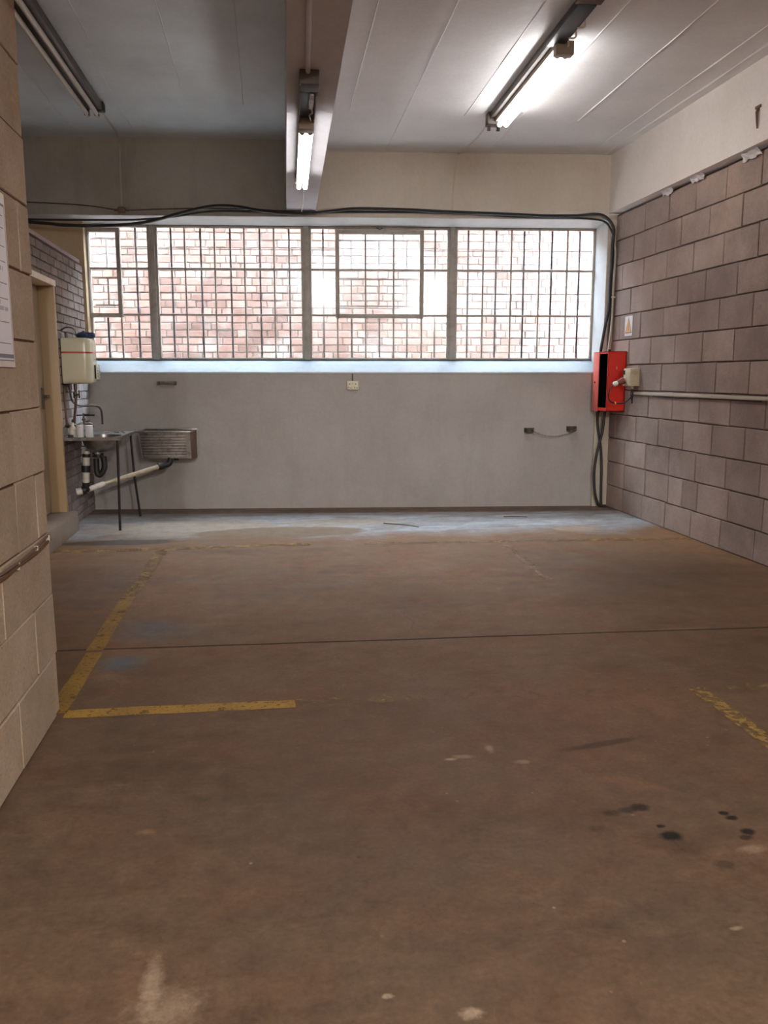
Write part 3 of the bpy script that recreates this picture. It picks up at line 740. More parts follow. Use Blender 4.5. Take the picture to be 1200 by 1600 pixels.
strand('thin_cable', [bw(s, z, .01) for s, z in C4], .005, 'batten', 'thin dark cable left of the junction box')
C5 = [(2.3, 2.962), (2.38, 2.972), (2.46, 2.98), (2.56, 2.985)]
strand('torn_tape', [bw(s, z, .045) for s, z in C5], [.006, .014, .010, .012] + [.01] * 12 if False else .011, 'conduit', 'pale tape wrapped round the cables beside the beam', 'tape', sp=2)
strand('conduit_pipe', [bw(5.262, 2.735, .05), bw(5.285, 2.70, .05), bw(5.303, 2.62, .05), bw(5.306, 2.5, .05), bw(5.300, 2.24, .05), bw(5.298, 1.9, .05), bw(5.283, 1.72, .05), bw(5.275, 1.61, .05)], .011, 'conduit', 'cream conduit pipe standing in the right corner', 'conduit')
sd = thing('pipe_clip', bw(5.30, 2.15, .05), 'small clip on the cream corner conduit', 'clip')
bm = bmesh.new(); box(bm, (-.02, -.014, -.006), (.03, .014, .006), .002); link('strap', bm, 'white', sd); 
CA = [(5.184, 1.03), (5.184, 1.003), (5.190, .864), (5.214, .718), (5.236, .597), (5.250, .416), (5.255, .2), (5.262, .03), (5.275, .012)]
strand('corner_cable', [bw(s, z, .07) for s, z in CA], .013, 'rubber', 'black cable dropping straight into the floor corner')
CB = [(5.255, 1.03), (5.250, .983), (5.232, .791), (5.196, .624), (5.168, .443), (5.166, .295), (5.185, .13), (5.225, .03), (5.27, .014), (5.30, .013)]
strand('corner_cable', [bw(s, z, .10) for s, z in CB], .0145, 'rubber', 'black cable bowing out leftwards under the red cabinet')

# ---------------- cream trunking on the block wall
tr = thing('cable_trunking', (3.54, 4.0, 1.2), 'long cream cable trunking on the block wall', 'trunking')
for y0, y1 in ((6.255, 7.735), (4.5, 6.25), (1.0, 4.495)):
    boxo('cover', (3.525, y0, 1.182), (3.551, y1, 1.208), 'conduit', tr, .002)
settle(tr)
strand('thin_cable', [(3.535, 7.3, 1.176), (3.54, 6.9, 1.170), (3.54, 6.5, 1.176), (3.54, 5.6, 1.177)], .0045, 'rubber', 'thin dark wire under the cream trunking')

# ---------------- red cabinet
cb = thing('electrical_cabinet', (3.46, 8.05, 1.0), 'red metal cabinet hanging open in the right corner', 'cabinet')
x0, x1, ya, yb, z0, z1 = 3.36, 3.548, 7.93, 8.275, 1.01, 1.60
bm = bmesh.new()
th = .006
box(bm, (x0, ya, z0), (x1, ya + th, z1)); box(bm, (x0, yb - th, z0), (x1, yb, z1)); box(bm, (x0, ya, z0), (x1, yb, z0 + th)); box(bm, (x0, ya, z1 - th), (x1, yb, z1)); box(bm, (x1 - th, ya, z0), (x1, yb, z1))
for lo, hi in (((x0, ya, z0), (x0 + .004, ya + .018, z1)), ((x0, yb - .02, z0), (x0 + .004, yb, z1)), ((x0, ya, z1 - .022), (x0 + .004, yb, z1)), ((x0, ya, z0), (x0 + .004, yb, z0 + .035))): box(bm, lo, hi)
link('body', bm, 'red', cb)
boxo('inside', (x1 - .02, ya + .008, z0 + .01), (x1 - .008, yb - .008, z1 - .01), 'dark', cb)
bm = bmesh.new()
for lo, hi in (((x0 + .006, ya + .007, z0 + .008), (x1 - .008, ya + .009, z1 - .008)), ((x0 + .006, yb - .009, z0 + .008), (x1 - .008, yb - .007, z1 - .008)), ((x0 + .008, ya + .008, z0 + .007), (x1 - .008, yb - .008, z0 + .010)), ((x0 + .008, ya + .008, z1 - .010), (x1 - .008, yb - .008, z1 - .007))): box(bm, lo, hi)
link('dark_lining', bm, 'dark', cb)
dr = boxo('door_strip', (x0 - .012, yb - .135, z0 - .004), (x0 - .002, yb + .004, z1 - .002), 'red_door', cb, .002)
tag(dr, 'pinkish half door')
bm = bmesh.new(); lathe(bm, [(.010, 0), (.010, .006), (.005, .009)], 12, Matrix.Translation((x0 - .010, yb - .055, 1.297)) @ Matrix.Rotation(-pi/2, 4, 'Y')); link('lock', bm, 'dark', dr)
bm = bmesh.new(); tube(bm, [(x0 + .05, ya + .1, z1), (x0 + .05, ya + .1, z1 + .02)], .014, 10); tube(bm, [(x0 + .02, yb - .1, z0), (x0 + .02, yb - .1, z0 - .02)], .014, 10); link('cable_gland', bm, 'rubber', cb, True)
boxo('paint_chip', (3.448, ya - .0008, 1.425), (3.453, ya + .001, 1.452), 'white', cb)
settle(cb)

# ---------------- isolator socket with its plug and cord
iso = thing('industrial_socket', (3.50, 7.68, 1.26), 'ivory industrial socket box beside the red cabinet', 'socket')
boxo('box_body', (3.452, 7.62, 1.262), (3.552, 7.775, 1.432), 'iso', iso, .008)
boxo('switch_recess', (3.447, 7.735, 1.372), (3.456, 7.768, 1.412), 'dark', iso)
bm = bmesh.new(); tube(bm, [(3.46, 7.73, 1.325), (3.425, 7.73, 1.312)], .030, 14); link('socket_mouth', bm, 'iso', iso, True)
bm = bmesh.new(); tube(bm, [(3.50, 7.66, 1.262), (3.50, 7.66, 1.235)], .012, 10); tube(bm, [(3.52, 7.72, 1.262), (3.52, 7.72, 1.24)], .012, 10); link('cable_gland', bm, 'conduit', iso, True)
bm = bmesh.new(); tube(bm, [(3.50, 7.66, 1.24), (3.505, 7.66, 1.18), (3.52, 7.70, 1.10)], .007, 8, smooth_path=4); tube(bm, [(3.52, 7.72, 1.24), (3.525, 7.74, 1.17), (3.53, 7.735, 1.12)], .006, 8, smooth_path=4); link('tail', bm, 'rubber', iso, True)
settle(iso)
pg = thing('power_plug', (3.40, 7.73, 1.28), 'red brown plug with a white end and a looped black cord', 'plug')
bm = bmesh.new(); tube(bm, [(3.44, 7.73, 1.318), (3.432, 7.73, 1.315), (3.405, 7.73, 1.303), (3.375, 7.73, 1.292)], [.033, .035, .028, .022], 14); link('plug_body', bm, 'plug', pg, True)
bm = bmesh.new(); tube(bm, [(3.378, 7.73, 1.294), (3.365, 7.73, 1.288), (3.345, 7.73, 1.280), (3.335, 7.73, 1.276)], [.021, .025, .025, .016], 14); link('end_nut', bm, 'white', pg, True)
tubeo('cord', [(3.337, 7.73, 1.277), (3.318, 7.74, 1.25), (3.300, 7.75, 1.19), (3.315, 7.76, 1.125), (3.36, 7.76, 1.10), (3.41, 7.76, 1.095), (3.46, 7.74, 1.105), (3.50, 7.72, 1.14), (3.53, 7.70, 1.185)], .0065, 'rubber', pg, 8, 5)
boxo('cord_tie', (3.372, 7.752, 1.088), (3.384, 7.768, 1.112), 'yellow', pg, .002)
settle(pg)

# ---------------- warning sign on the block wall
ws = thing('warning_sign', (3.545, 7.905, 1.845), 'small white warning sign with an orange triangle', 'sign')
ws_mx = Matrix(((0, 0, -1, 3.5445), (-1, 0, 0, 7.905), (0, 1, 0, 1.842), (0, 0, 0, 1)))     # local x right, y up, z out
boxo('board', (-.085, -.095, 0), (.085, .095, .003), 'sign_w', ws, 0, ws_mx)
bm = bmesh.new(); prism(bm, [(-.073, -.068), (.073, -.068), (0, .085)], .003, .0035, 2, ws_mx); link('triangle_border', bm, 'ink', ws)
bm = bmesh.new(); prism(bm, [(-.062, -.061), (.062, -.061), (0, .068)], .0036, .004, 2, ws_mx); link('triangle', bm, 'yellow', ws)
bm = bmesh.new(); prism(bm, [(.004, .030), (-.012, -.012), (-.001, -.008), (-.008, -.030), (-.012, -.028), (-.002, -.048), (.006, -.026), (.001, -.028), (.012, -.002), (.001, -.006), (.012, .028)], .0041, .0045, 2, ws_mx); link('bolt_symbol', bm, 'ink', ws)
settle(ws)

# ---------------- notice board on the near wall (print too blurred to read)
nsb = thing('notice_sign', (-.855, 2.78, 1.66), 'white notice sign with dark print on the near block wall', 'sign')
nmx = Matrix(((0, 0, 1, -.8575), (1, 0, 0, 3.082), (0, 1, 0, 1.383), (0, 0, 0, 1)))          # x = towards the window, y up, z out
boxo('board', (-.72, 0, 0), (0, .572, .004), 'sign_r', nsb, 0, nmx)
boxo('white_field', (-.70, .018, .004), (-.010, .556, .0046), 'sign_w', nsb, 0, nmx)
bm = bmesh.new()
for lo, hi in (((-.70, .020, .0046), (-.012, .0235, .0050)), ((-.70, .030, .0046), (-.012, .043, .0050)), ((-.0135, .02, .0046), (-.0115, .53, .0050)), ((-.70, .528, .0046), (-.012, .536, .0050))): box(bm, lo, hi, 0, nmx)
link('border_print', bm, 'sign_k', nsb)
bm = bmesh.new()
for y in (.077, .147, .224, .274, .345, .395, .455, .495): box(bm, (-.69, y, .0046), (-.035, y + .0028, .005), 0, nmx)
link('ruled_line', bm, 'sign_k', nsb)
bm = bmesh.new(); rr = random.Random(3)
for (xe, y, n_) in ((-.17, .085, 30), (-.21, .157, 12), (-.042, .186, 46), (-.12, .204, 4), (-.07, .316, 40), (-.155, .332, 20), (-.14, .425, 22)):
    x = xe
    for q in range(n_):
        ww = rr.uniform(.0035, .006)
        box(bm, (x - ww, y, .0046), (x - ww * .45, y + .013, .005), 0, nmx)
        if rr.random() < .7:
            yy = y + rr.choice((0, .0055, .011)); box(bm, (x - ww, yy, .0046), (x, yy + .002, .0051), 0, nmx)
        x -= ww + .003 + (.008 if rr.random() < .12 else 0)
        if x < -.69: break
link('blurred_text', bm, 'sign_t', nsb)
settle(nsb)

# cable clipped along the near wall
nc = thing('wall_cable', (-.84, 2.8, .73), 'twin brown cable clipped along a joint of the near wall', 'cable')
pts = [(-.852, 3.365, .738), (-.848, 3.2, .729), (-.85, 3.03, .719), (-.848, 2.9, .722), (-.848, 2.74, .726), (-.848, 2.4, .735), (-.85, 1.9, .735)]
tubeo('strand', pts, .006, 'rag', nc, 6, 4); tubeo('strand', [(x + .003, y, z - .014 + .006 * sin(y * 9)) for x, y, z in pts], .006, 'mortar_n', nc, 6, 4)
for y, z in ((3.17, .724), (2.93, .715), (3.34, .732)):
    boxo('clip', (-.856, y - .004, z - .018), (-.842, y + .004, z + .009), 'conduit', nc, .001)
settle(nc)

# ---------------- water heater on the partition
ht = thing('water_heater', (-1.62, 7.8, 1.28), 'cream wall water heater with a red stripe by the doorway', 'water heater')
hx0, hx1, hy0, hy1, hz0, hz1 = -1.745, -1.49, 7.68, 7.97, 1.290, 1.690
def rrect(x0, x1, y0, y1, r, n=5):
    out = []
    for cx, cy, a0 in ((x1 - r, y0 + r, -pi/2), (x1 - r, y1 - r, 0), (x0 + .01, y1 - .01, pi/2), (x0 + .01, y0 + .01, pi)):
        rr_ = r if cx > x0 + .02 else .01
        for k in range(n + 1):
            a = a0 + pi/2 * k / n; out.append((cx + rr_ * cos(a), cy + rr_ * sin(a)))
    return out
def loft(bm, secs):
    rings = [[bm.verts.new((x, y, z)) for x, y in poly] for z, poly in secs]
    for a, b in zip(rings, rings[1:]):
        for i in range(len(a)): bm.faces.new((a[i], a[(i+1) % len(a)], b[(i+1) % len(a)], b[i]))
    bm.faces.new(rings[0]); bm.faces.new(rings[-1])
def sec(ins, z): return (z, rrect(hx0, hx1 - ins, hy0 + ins, hy1 - ins, .07))
bm = bmesh.new(); loft(bm, [sec(.03, hz0), sec(.012, hz0 + .008), sec(.003, hz0 + .02), sec(0, hz0 + .05), sec(0, hz1 - .05), sec(.004, hz1 - .02), sec(.016, hz1 - .006), sec(.04, hz1)])
link('casing', bm, 'heater', ht, True)
bm = bmesh.new(); loft(bm, [(1.553, rrect(hx0, hx1 + .0012, hy0 - .0012, hy1, .07)), (1.568, rrect(hx0, hx1 + .0012, hy0 - .0012, hy1, .07))]); link('red_stripe', bm, 'red_stripe', ht, True)
cp = boxo('control_panel', (hx1 - .03, 7.79, 1.325), (hx1 + .020, 7.94, 1.462), 'heater', ht, .008)
bm = bmesh.new(); box(bm, (hx1 - .01, 7.783, 1.335), (hx1 + .012, 7.792, 1.452)); link('recess', bm, 'dark', cp)
bm = bmesh.new()
for z in (1.35, 1.375, 1.40, 1.425): box(bm, (hx1 + .016, 7.80, z), (hx1 + .024, 7.90, z + .012), .003)
link('knob', bm, 'steel', cp, True)
bm = bmesh.new(); tube(bm, [(-1.70, 7.72, hz1 - .01), (-1.70, 7.72, hz1 + .05)], .014, 8); tube(bm, [(-1.735, 7.70, hz1 + .06), (-1.70, 7.72, hz1 + .085), (-1.66, 7.75, hz1 + .085), (-1.63, 7.76, hz1 + .06), (-1.625, 7.765, hz1 - .01)], .007, 8, smooth_path=5)
link('top_pipe', bm, 'brass', ht, True)
bm = bmesh.new()
for x in (-1.70, -1.655): tube(bm, [(x, 7.76, hz0 + .01), (x, 7.76, hz0 - .05)], .016, 8)
link('inlet', bm, 'brass', ht, True)
settle(ht)
# crumpled cloth on top
bm = bmesh.new()
for cx, cy, s in ((-1.565, 7.78, .055), (-1.52, 7.84, .045), (-1.60, 7.83, .04)):
    r_ = bmesh.ops.create_icosphere(bm, subdivisions=2, radius=1)
    for v in r_['verts']:
        q = v.co.copy(); f = 1 + R.uniform(-.25, .3)
        v.co = Vector((cx + q.x * s * f, cy + q.y * s * f, max(hz1 - .003, hz1 + .022 + q.z * s * .62 * f)))
tag(link('cloth', bm, 'blue_rag'), 'crumpled dark blue cloth on top of the water heater', 'cloth')

# ---------------- supply pipes, taps
ps = thing('supply_pipes', (-1.72, 7.9, .95), 'old metal pipes and taps on the brick partition', 'pipework')
xw = -1.715
tubeo('pipe', [(-1.70, 7.76, 1.24), (-1.70, 7.76, 1.19), (-1.695, 7.80, 1.135), (-1.68, 7.90, 1.10), (-1.66, 8.05, 1.085), (-1.625, 8.2, 1.085), (-1.58, 8.3, 1.075), (-1.555, 8.33, 1.04), (-1.55, 8.34, .97), (-1.55, 8.34, .90)], .0095, 'brass', ps, 8, 5)
tubeo('pipe', [(-1.655, 7.76, 1.24), (-1.66, 7.765, 1.13), (-1.685, 7.80, 1.0), (-1.70, 7.83, .92)], .012, 'rag', ps, 8, 3)
tubeo('pipe', [(xw, 7.60, 1.24), (xw, 7.60, 1.1), (xw, 7.62, .93)], .010, 'rag', ps, 8, 3)
tubeo('pipe', [(-1.73, 7.62, .925), (-1.66, 7.68, .925), (-1.575, 7.8, .925)], .011, 'brass', ps, 8, 2)
vl = tubeo('valve_body', [(-1.66, 7.765, 1.215), (-1.66, 7.765, 1.165)], .02, 'brass', ps, 10)
bm = bmesh.new(); tube(bm, [(-1.66, 7.74, 1.19), (-1.615, 7.72, 1.20)], .008, 8); box(bm, (-1.625, 7.715, 1.165), (-1.61, 7.725, 1.235), .004); link('wing_handle', bm, 'brass', vl, True)
tp = tubeo('tap_body', [(-1.62, 7.74, .91), (-1.60, 7.76, .925), (-1.575, 7.78, .935), (-1.545, 7.80, .93), (-1.53, 7.81, .905)], .012, 'brass', ps, 10, 3)
bm = bmesh.new(); tube(bm, [(-1.60, 7.76, .93), (-1.60, 7.76, 1.03)], .010, 8); tube(bm, [(-1.60, 7.76, .965), (-1.60, 7.76, .985)], .017, 8); link('spindle', bm, 'brass', tp, True)
bm = bmesh.new(); box(bm, (-1.595, 7.75, 1.005), (-1.505, 7.772, 1.024), .005); box(bm, (-1.66, 7.75, 1.008), (-1.61, 7.768, 1.02), .004); link('lever_handle', bm, 'black', tp, True)
bm = bmesh.new()
for x, y, z in ((-1.70, 7.62, .925), (-1.665, 7.675, .925), (-1.63, 7.73, .925), (-1.70, 7.83, .925), (-1.70, 7.82, .96)): 
    lathe(bm, [(.017, -.012), (.019, -.006), (.019, .006), (.017, .012)], 6, Matrix.Translation((x, y, z)) @ Matrix.Rotation(pi/2, 4, 'Y') @ Matrix.Rotation(-.9, 4, 'X'))
link('pipe_nut', bm, 'brass', ps)
settle(ps)

# ---------------- wash basin with steel top and two legs
bs = thing('wash_basin', (-1.5, 7.95, 0), 'steel wash basin top on two thin black legs', 'basin')
zt = .83
# top plate with an oval opening
bm = bmesh.new()
px0, px1, py0, py1 = -1.742, -1.262, 7.54, 8.38
cx, cy, rx, ry = -1.455, 7.79, .165, .225
N = 40
def skew(y): return (y - 7.54) * .06
ov = [(cx + rx * cos(2*pi*k/N), cy + ry * sin(2*pi*k/N)) for k in range(N)]
rc = []
for k in range(N):
    a = 2*pi*k/N; dx, dy = cos(a), sin(a)
    tt = min(((px1 + .0 - cx) / dx if dx > 1e-6 else (px0 - cx) / dx if dx < -1e-6 else 9), ((py1 - cy) / dy if dy > 1e-6 else (py0 - cy) / dy if dy < -1e-6 else 9))
    rc.append((cx + dx * tt, cy + dy * tt))
for cor in ((px0, py0), (px1, py0), (px1, py1), (px0, py1)):
    k = min(range(N), key=lambda i: (rc[i][0] - cor[0])**2 + (rc[i][1] - cor[1])**2); rc[k] = cor
for z_, nn in ((zt, 0), (zt - .012, 1)):
    pass
top_o = [bm.verts.new((x, y, zt)) for x, y in rc]; top_i = [bm.verts.new((x, y, zt - .004)) for x, y in ov]
low_o = [bm.verts.new((x, y, zt - .028)) for x, y in rc]; low_i = [bm.verts.new((cx + (x-cx) * 1.02, cy + (y-cy) * 1.02, zt - .028)) for x, y in ov]
for k in range(N):
    q = (k + 1) % N
    bm.faces.new((top_i[k], top_i[q], top_o[q], top_o[k])); bm.faces.new((top_o[k], top_o[q], low_o[q], low_o[k])); bm.faces.new((low_o[k], low_o[q], low_i[q], low_i[k])); bm.faces.new((top_i[k], top_i[q], low_i[q], low_i[k]))
link('basin_top', bm, 'steel', bs)
bm = bmesh.new()
bowl = [(1, -.004), (.99, -.03), (.93, -.07), (.80, -.105), (.58, -.127), (.3, -.135), (.08, -.138)]
rin = [[bm.verts.new((cx + (x-cx)*s_, cy + (y-cy)*s_, zt + z_)) for x, y in ov] for s_, z_ in bowl]
rout = [[bm.verts.new((cx + (x-cx)*(s_ * 1.015 + .01), cy + (y-cy)*(s_ * 1.015 + .01), zt + z_ - .008)) for x, y in ov] for s_, z_ in bowl]
for rg in (rin, rout):
    for a, b in zip(rg, rg[1:]):
        for k in range(N): bm.faces.new((a[k], a[(k+1) % N], b[(k+1) % N], b[k]))
    bm.faces.new(rg[-1])
for k in range(N): bm.faces.new((rin[0][k], rin[0][(k+1) % N], rout[0][(k+1) % N], rout[0][k]))
link('bowl', bm, 'steel', bs, True)
bm = bmesh.new(); lathe(bm, [(.03, 0), (.03, .004), (.015, .005)], 14, Matrix.Translation((cx, cy, zt - .136))); link('drain', bm, 'brass', bs)
bm = bmesh.new()
for x, y in ((-1.33, 8.12), (-1.42, 8.2), (-1.5, 8.15), (-1.37, 8.26)): box(bm, (x, y, zt - .001), (x + R.uniform(.015, .05), y + R.uniform(.01, .03), zt + .004), .002)
link('crumb', bm, 'rag', bs)
tubeo('leg', [(-1.285, 7.56, .81), (-1.300, 7.55, 0)], .0115, 'legsteel', bs, 8)
tubeo('leg', [(-1.283, 8.28, .81), (-1.268, 8.29, .4), (-1.232, 8.31, 0)], .0115, 'legsteel', bs, 8)
tubeo('rim_bar', [(-1.285, 7.55, .805), (-1.275, 8.30, .805)], .008, 'legsteel', bs, 6)
settle(bs)
# things standing on it
def tumbler(x, y, r, h, label, cap=None):
    t = thing('plastic_tumbler', (x, y, zt), label, 'tumbler')
    bm = bmesh.new(); n = 28
    prof = [(r * .88, 0), (r * .93, h * .1), (r, h * .85), (r * 1.0, h), (r * .9, h), (r * .82, h * .1), (.001, h * .08)]
    rings = []
    for i, (q, z) in enumerate(prof):
        rings.append([bm.verts.new((q * (1 + (.035 if k % 2 else -.035) * (1 if i in (1, 2) else 0)) * cos(2*pi*k/n), q * (1 + (.035 if k % 2 else -.035) * (1 if i in (1, 2) else 0)) * sin(2*pi*k/n), z)) for k in range(n)])
    for a, b in zip(rings, rings[1:]):
        for k in range(n): bm.faces.new((a[k], a[(k+1) % n], b[(k+1) % n], b[k]))
    bm.faces.new(rings[0])
    link('cup', bm, 'clear', t, True)
    bm = bmesh.new(); lathe(bm, [(r * .98, h * .97), (r * 1.04, h * .98), (r * 1.04, h * 1.01), (r * .7, h * 1.03)], 20); link('rim', bm, 'white', t, True)
    return t
tumbler(-1.600, 7.585, .032, .105, 'left of two ribbed clear tumblers on the basin')
tumbler(-1.527, 7.590, .034, .102, 'right of two ribbed clear tumblers on the basin')
sp_ = thing('soap_bottle', (-1.665, 7.60, zt), 'squat pale bottle behind the clear tumblers', 'bottle')
bm = bmesh.new(); lathe(bm, [(.026, 0), (.030, .006), (.030, .07), (.02, .09), (.011, .10)], 16); link('body', bm, 'pipe_w', sp_, True)
bm = bmesh.new(); lathe(bm, [(.013, .10), (.013, .125), (.008, .127)], 12); link('cap', bm, 'white', sp_, True)
sg = boxo('scourer', (-1.70, 7.552, zt), (-1.655, 7.60, zt + .022), 'black', None, .004); tag(sg, 'small black scourer at the left end of the basin', 'scourer')

# ---------------- waste trap and pipe
wt = thing('waste_trap', (-1.6, 7.9, .3), 'white and black plastic waste trap under the basin', 'waste pipe')
tubeo('tailpiece', [(-1.50, 7.79, .70), (-1.50, 7.79, .64)], .03, 'pipe_w', wt, 12)
tubeo('trap_nut', [(-1.545, 7.79, .655), (-1.455, 7.79, .648)], .022, 'black', wt, 10)
tubeo('trap_nut', [(-1.50, 7.79, .665), (-1.50, 7.79, .635)], .038, 'black', wt, 12)
tubeo('bottle_trap', [(-1.455, 7.80, .64), (-1.45, 7.80, .55), (-1.47, 7.80, .50), (-1.50, 7.80, .47), (-1.52, 7.80, .50), (-1.52, 7.80, .62)], .026, 'black', wt, 12, 4)
tubeo('stand_pipe', [(-1.60, 7.80, .69), (-1.60, 7.80, .655)], .026, 'pipe_w', wt, 12)
tubeo('stand_pipe', [(-1.605, 7.80, .64), (-1.62, 7.80, .40)], .030, 'pipe_w', wt, 12)
tubeo('pipe_collar', [(-1.612, 7.80, .56), (-1.616, 7.80, .50)], .041, 'black', wt, 12)
tubeo('pipe_collar', [(-1.602, 7.80, .665), (-1.603, 7.80, .635)], .034, 'black', wt, 12)
tubeo('elbow', [(-1.62, 7.80, .41), (-1.62, 7.81, .36), (-1.60, 7.82, .345)], .034, 'black', wt, 12, 3)
tubeo('end_cap', [(-1.70, 7.76, .325), (-1.635, 7.78, .335)], .032, 'pipe_w', wt, 14)
tubeo('end_cap', [(-1.655, 7.775, .333), (-1.625, 7.785, .34)], .040, 'black', wt, 14)
tubeo('elbow', [(-1.60, 7.80, .343), (-1.54, 7.86, .36), (-1.49, 7.92, .375)], .026, 'pipe_w', wt, 12, 2)
settle(wt)
wp2 = thing('waste_pipe', (-1.2, 8.2, .4), 'cream sloping waste pipe with a black elbow', 'waste pipe')
tubeo('pipe_run', [(-1.49, 7.92, .375), (-1.42, 8.02, .390), (-1.02, 8.24, .497)], .021, 'pipe_c', wp2, 12, 3)
tubeo('elbow', [(-1.03, 8.235, .495), (-.96, 8.265, .51), (-.93, 8.275, .525), (-.915, 8.28, .57)], .030, 'black', wp2, 12, 4)
tubeo('collar', [(-1.03, 8.235, .494), (-.985, 8.255, .504)], .036, 'black', wp2, 12)
settle(wp2)

# ---------------- wall hung wash trough
tg = thing('wash_trough', bw(.83, .56, .2), 'rusty ribbed steel wash trough on the grey wall', 'trough')
s0, s1, d0, d1, zb, zr = .545, 1.06, .02, .36, .555, .822
bm = bmesh.new()
# open box: sloping washboard front
def q4(a): bm.faces.new([bm.verts.new(BMX @ Vector(p)) for p in a])
q4([(s0, d0, zr), (s1, d0, zr), (s1, d0, zb), (s0, d0, zb)])
q4([(s0 + .02, d1 - .05, zb), (s1 - .01, d1 - .05, zb), (s1 - .01, d0, zb), (s0 + .02, d0, zb)])
q4([(s0, d1, zr), (s0 + .02, d1 - .05, zb), (s0 + .02, d0, zb), (s0, d0, zr)])
q4([(s1 - .01, d1, zr), (s1 - .01, d1 - .05, zb), (s1 - .01, d0, zb), (s1 - .01, d0, zr)])
bmesh.ops.remove_doubles(bm, verts=bm.verts[:], dist=.0005)
tank = link('tank', bm, 'steel_trough', tg)
sm = tank.modifiers.new('s', 'SOLIDIFY'); sm.thickness = .004
bm = bmesh.new(); n = 48; prev = None
for i in range(n + 1):
    k = i / n; z = zr - .012 - (zr - .012 - zb) * k; d = d1 + .002 - .05 * k + (.006 * sin(k * 9 * 2 * pi) if .08 < k < .94 else 0)
    ed = .002 * sin(k * 20)
    cur = [bm.verts.new(bw(s0 + .012 + .02 * k + ed, z, d)), bm.verts.new(bw((s0 + s1) / 2, z, d)), bm.verts.new(bw(s1 - .055 + .0 * k, z, d))]
    if prev:
        for j in range(2): bm.faces.new((prev[j], prev[j+1], cur[j+1], cur[j]))
    prev = cur
rp = link('ribbed_front', bm, 'steel_trough', tg, True); sm = rp.modifiers.new('s', 'SOLIDIFY'); sm.thickness = .004
bm = bmesh.new()
for lo, hi in (((s0 - .05, d1 - .02, zr - .012), (s1 - .005, d1 + .012, zr + .004)), ((s0 - .01, d0 - .01, zr - .006), (s1 + .01, d0 + .02, zr + .010)), ((s0 - .01, d0, zr - .010), (s0 + .02, d1, zr + .004)), ((s1 - .035, d0, zr - .010), (s1, d1, zr + .004))): box(bm, lo, hi, .003, BMX)
link('rim', bm, 'steel', tg, True)
bm = bmesh.new(); prism(bm, [(d1 - .0, zr - .01), (d0, zr - .01), (d0, zb - .02), (d0 + .03, zb - .02), (d1 - .04, zb)], s1 - .012, s1 - .004, 0, BMX); link('side_bracket', bm, 'rag', tg)
bm = bmesh.new(); prism(bm, [(d1 - .04, zb), (d1 - .0, zr - .015), (d1 - .012, zr - .015), (d1 - .055, zb)], s1 - .055, s1 - .01, 0, BMX); link('corner_fold', bm, 'steel_trough', tg)
tubeo('outlet', [bw(.87, zb + .01, .17), bw(.87, zb - .03, .17)], .022, 'black', tg, 10)
settle(tg)

# ---------------- things on the grey wall
so = thing('wall_socket', bw(2.65, 1.266, .02), 'small ivory double socket just under the window ledge', 'socket')
smx = BMX @ Matrix.Translation((2.652, 0, 1.266))
boxo('socket_plate', (-.057, .0, -.044), (.057, .032, .044), 'socket', so, .005, smx)
bm = bmesh.new()
for x, z, a in ((-.03, .012, .0045), (.03, .012, .0045), (0, .018, .003), (-.045, -.022, .004), (-.018, -.026, .004), (.018, -.022, .004), (.045, -.026, .004)): box(bm, (x - a, .0318, z - a), (x + a, .0335, z + a), 0, smx)
link('pin_hole', bm, 'black', so)
bm = bmesh.new(); box(bm, (-.038, .0318, -.012), (-.022, .037, -.002), .001, smx); box(bm, (.022, .0318, -.012), (.038, .037, -.002), .001, smx); link('rocker', bm, 'white', so)
tubeo('feed_wire', [bw(2.652, 1.31, .012), bw(2.652, 1.385, .012)], .006, 'rag', so, 6)
settle(so)
rl = thing('towel_bracket', bw(.775, 1.29, .02), 'small dull metal bracket on the wall above the trough', 'bracket')
bm = bmesh.new(); box(bm, (.70, .0, 1.279), (.862, .05, 1.284), .001, BMX); box(bm, (.70, .0, 1.284), (.862, .004, 1.306), .001, BMX); link('plate', bm, 'steel', rl)
bm = bmesh.new(); box(bm, (.685, .0, 1.272), (.704, .058, 1.306), .003, BMX); box(bm, (.858, .0, 1.272), (.872, .058, 1.306), .003, BMX); link('end_lug', bm, 'rag', rl)
settle(rl)
def stubb(s, z, w_, label):
    t = thing('wall_stub', bw(s, z, .05), label, 'bracket')
    bm = bmesh.new(); prism(bm, [(s - .05, 0), (s + w_, 0), (s + w_ * .55, .09), (s - .042, .10)], z - .022, z + .020, 2, BMX); link('stub', bm, 'stub', t)
    bm = bmesh.new(); tube(bm, [bw(s + .01, z, .09), bw(s + .02, z, .115)], .006, 8); link('eye_screw', bm, 'chain', t, True)
    settle(t); return t
stubb(4.485, .806, .055, 'left dark wooden stub holding the chain')
stubb(4.930, .822, .06, 'right dark wooden stub holding the chain')
bm = bmesh.new(); n = 26
a0 = bw(4.505, .80, .115); a1 = bw(4.955, .815, .115)
for i in range(n):
    k = (i + .5) / n; p = a0.lerp(a1, k); p.z -= .062 * (1 - (2*k - 1)**2); k2 = k + .02; p2 = a0.lerp(a1, k2); p2.z -= .062 * (1 - (2*k2 - 1)**2)
    d = (p2 - p).normalized(); up = Vector((0, 0, 1)) if i % 2 else BN; v = (up - d * up.dot(d)).normalized()
    ring = [p + d * .0115 * cos(2*pi*j/8) + v * .0062 * sin(2*pi*j/8) for j in range(8)]
    ring.append(ring[0]); tube(bm, ring, .0024, 4, cap=False)
tag(link('chain', bm, 'chain', None, True), 'thin steel chain hanging between two dark stubs', 'chain')
hk = thing('nail', bw(4.62, .62, .0), 'pale paint nick low on the grey wall', 'mark') if False else None

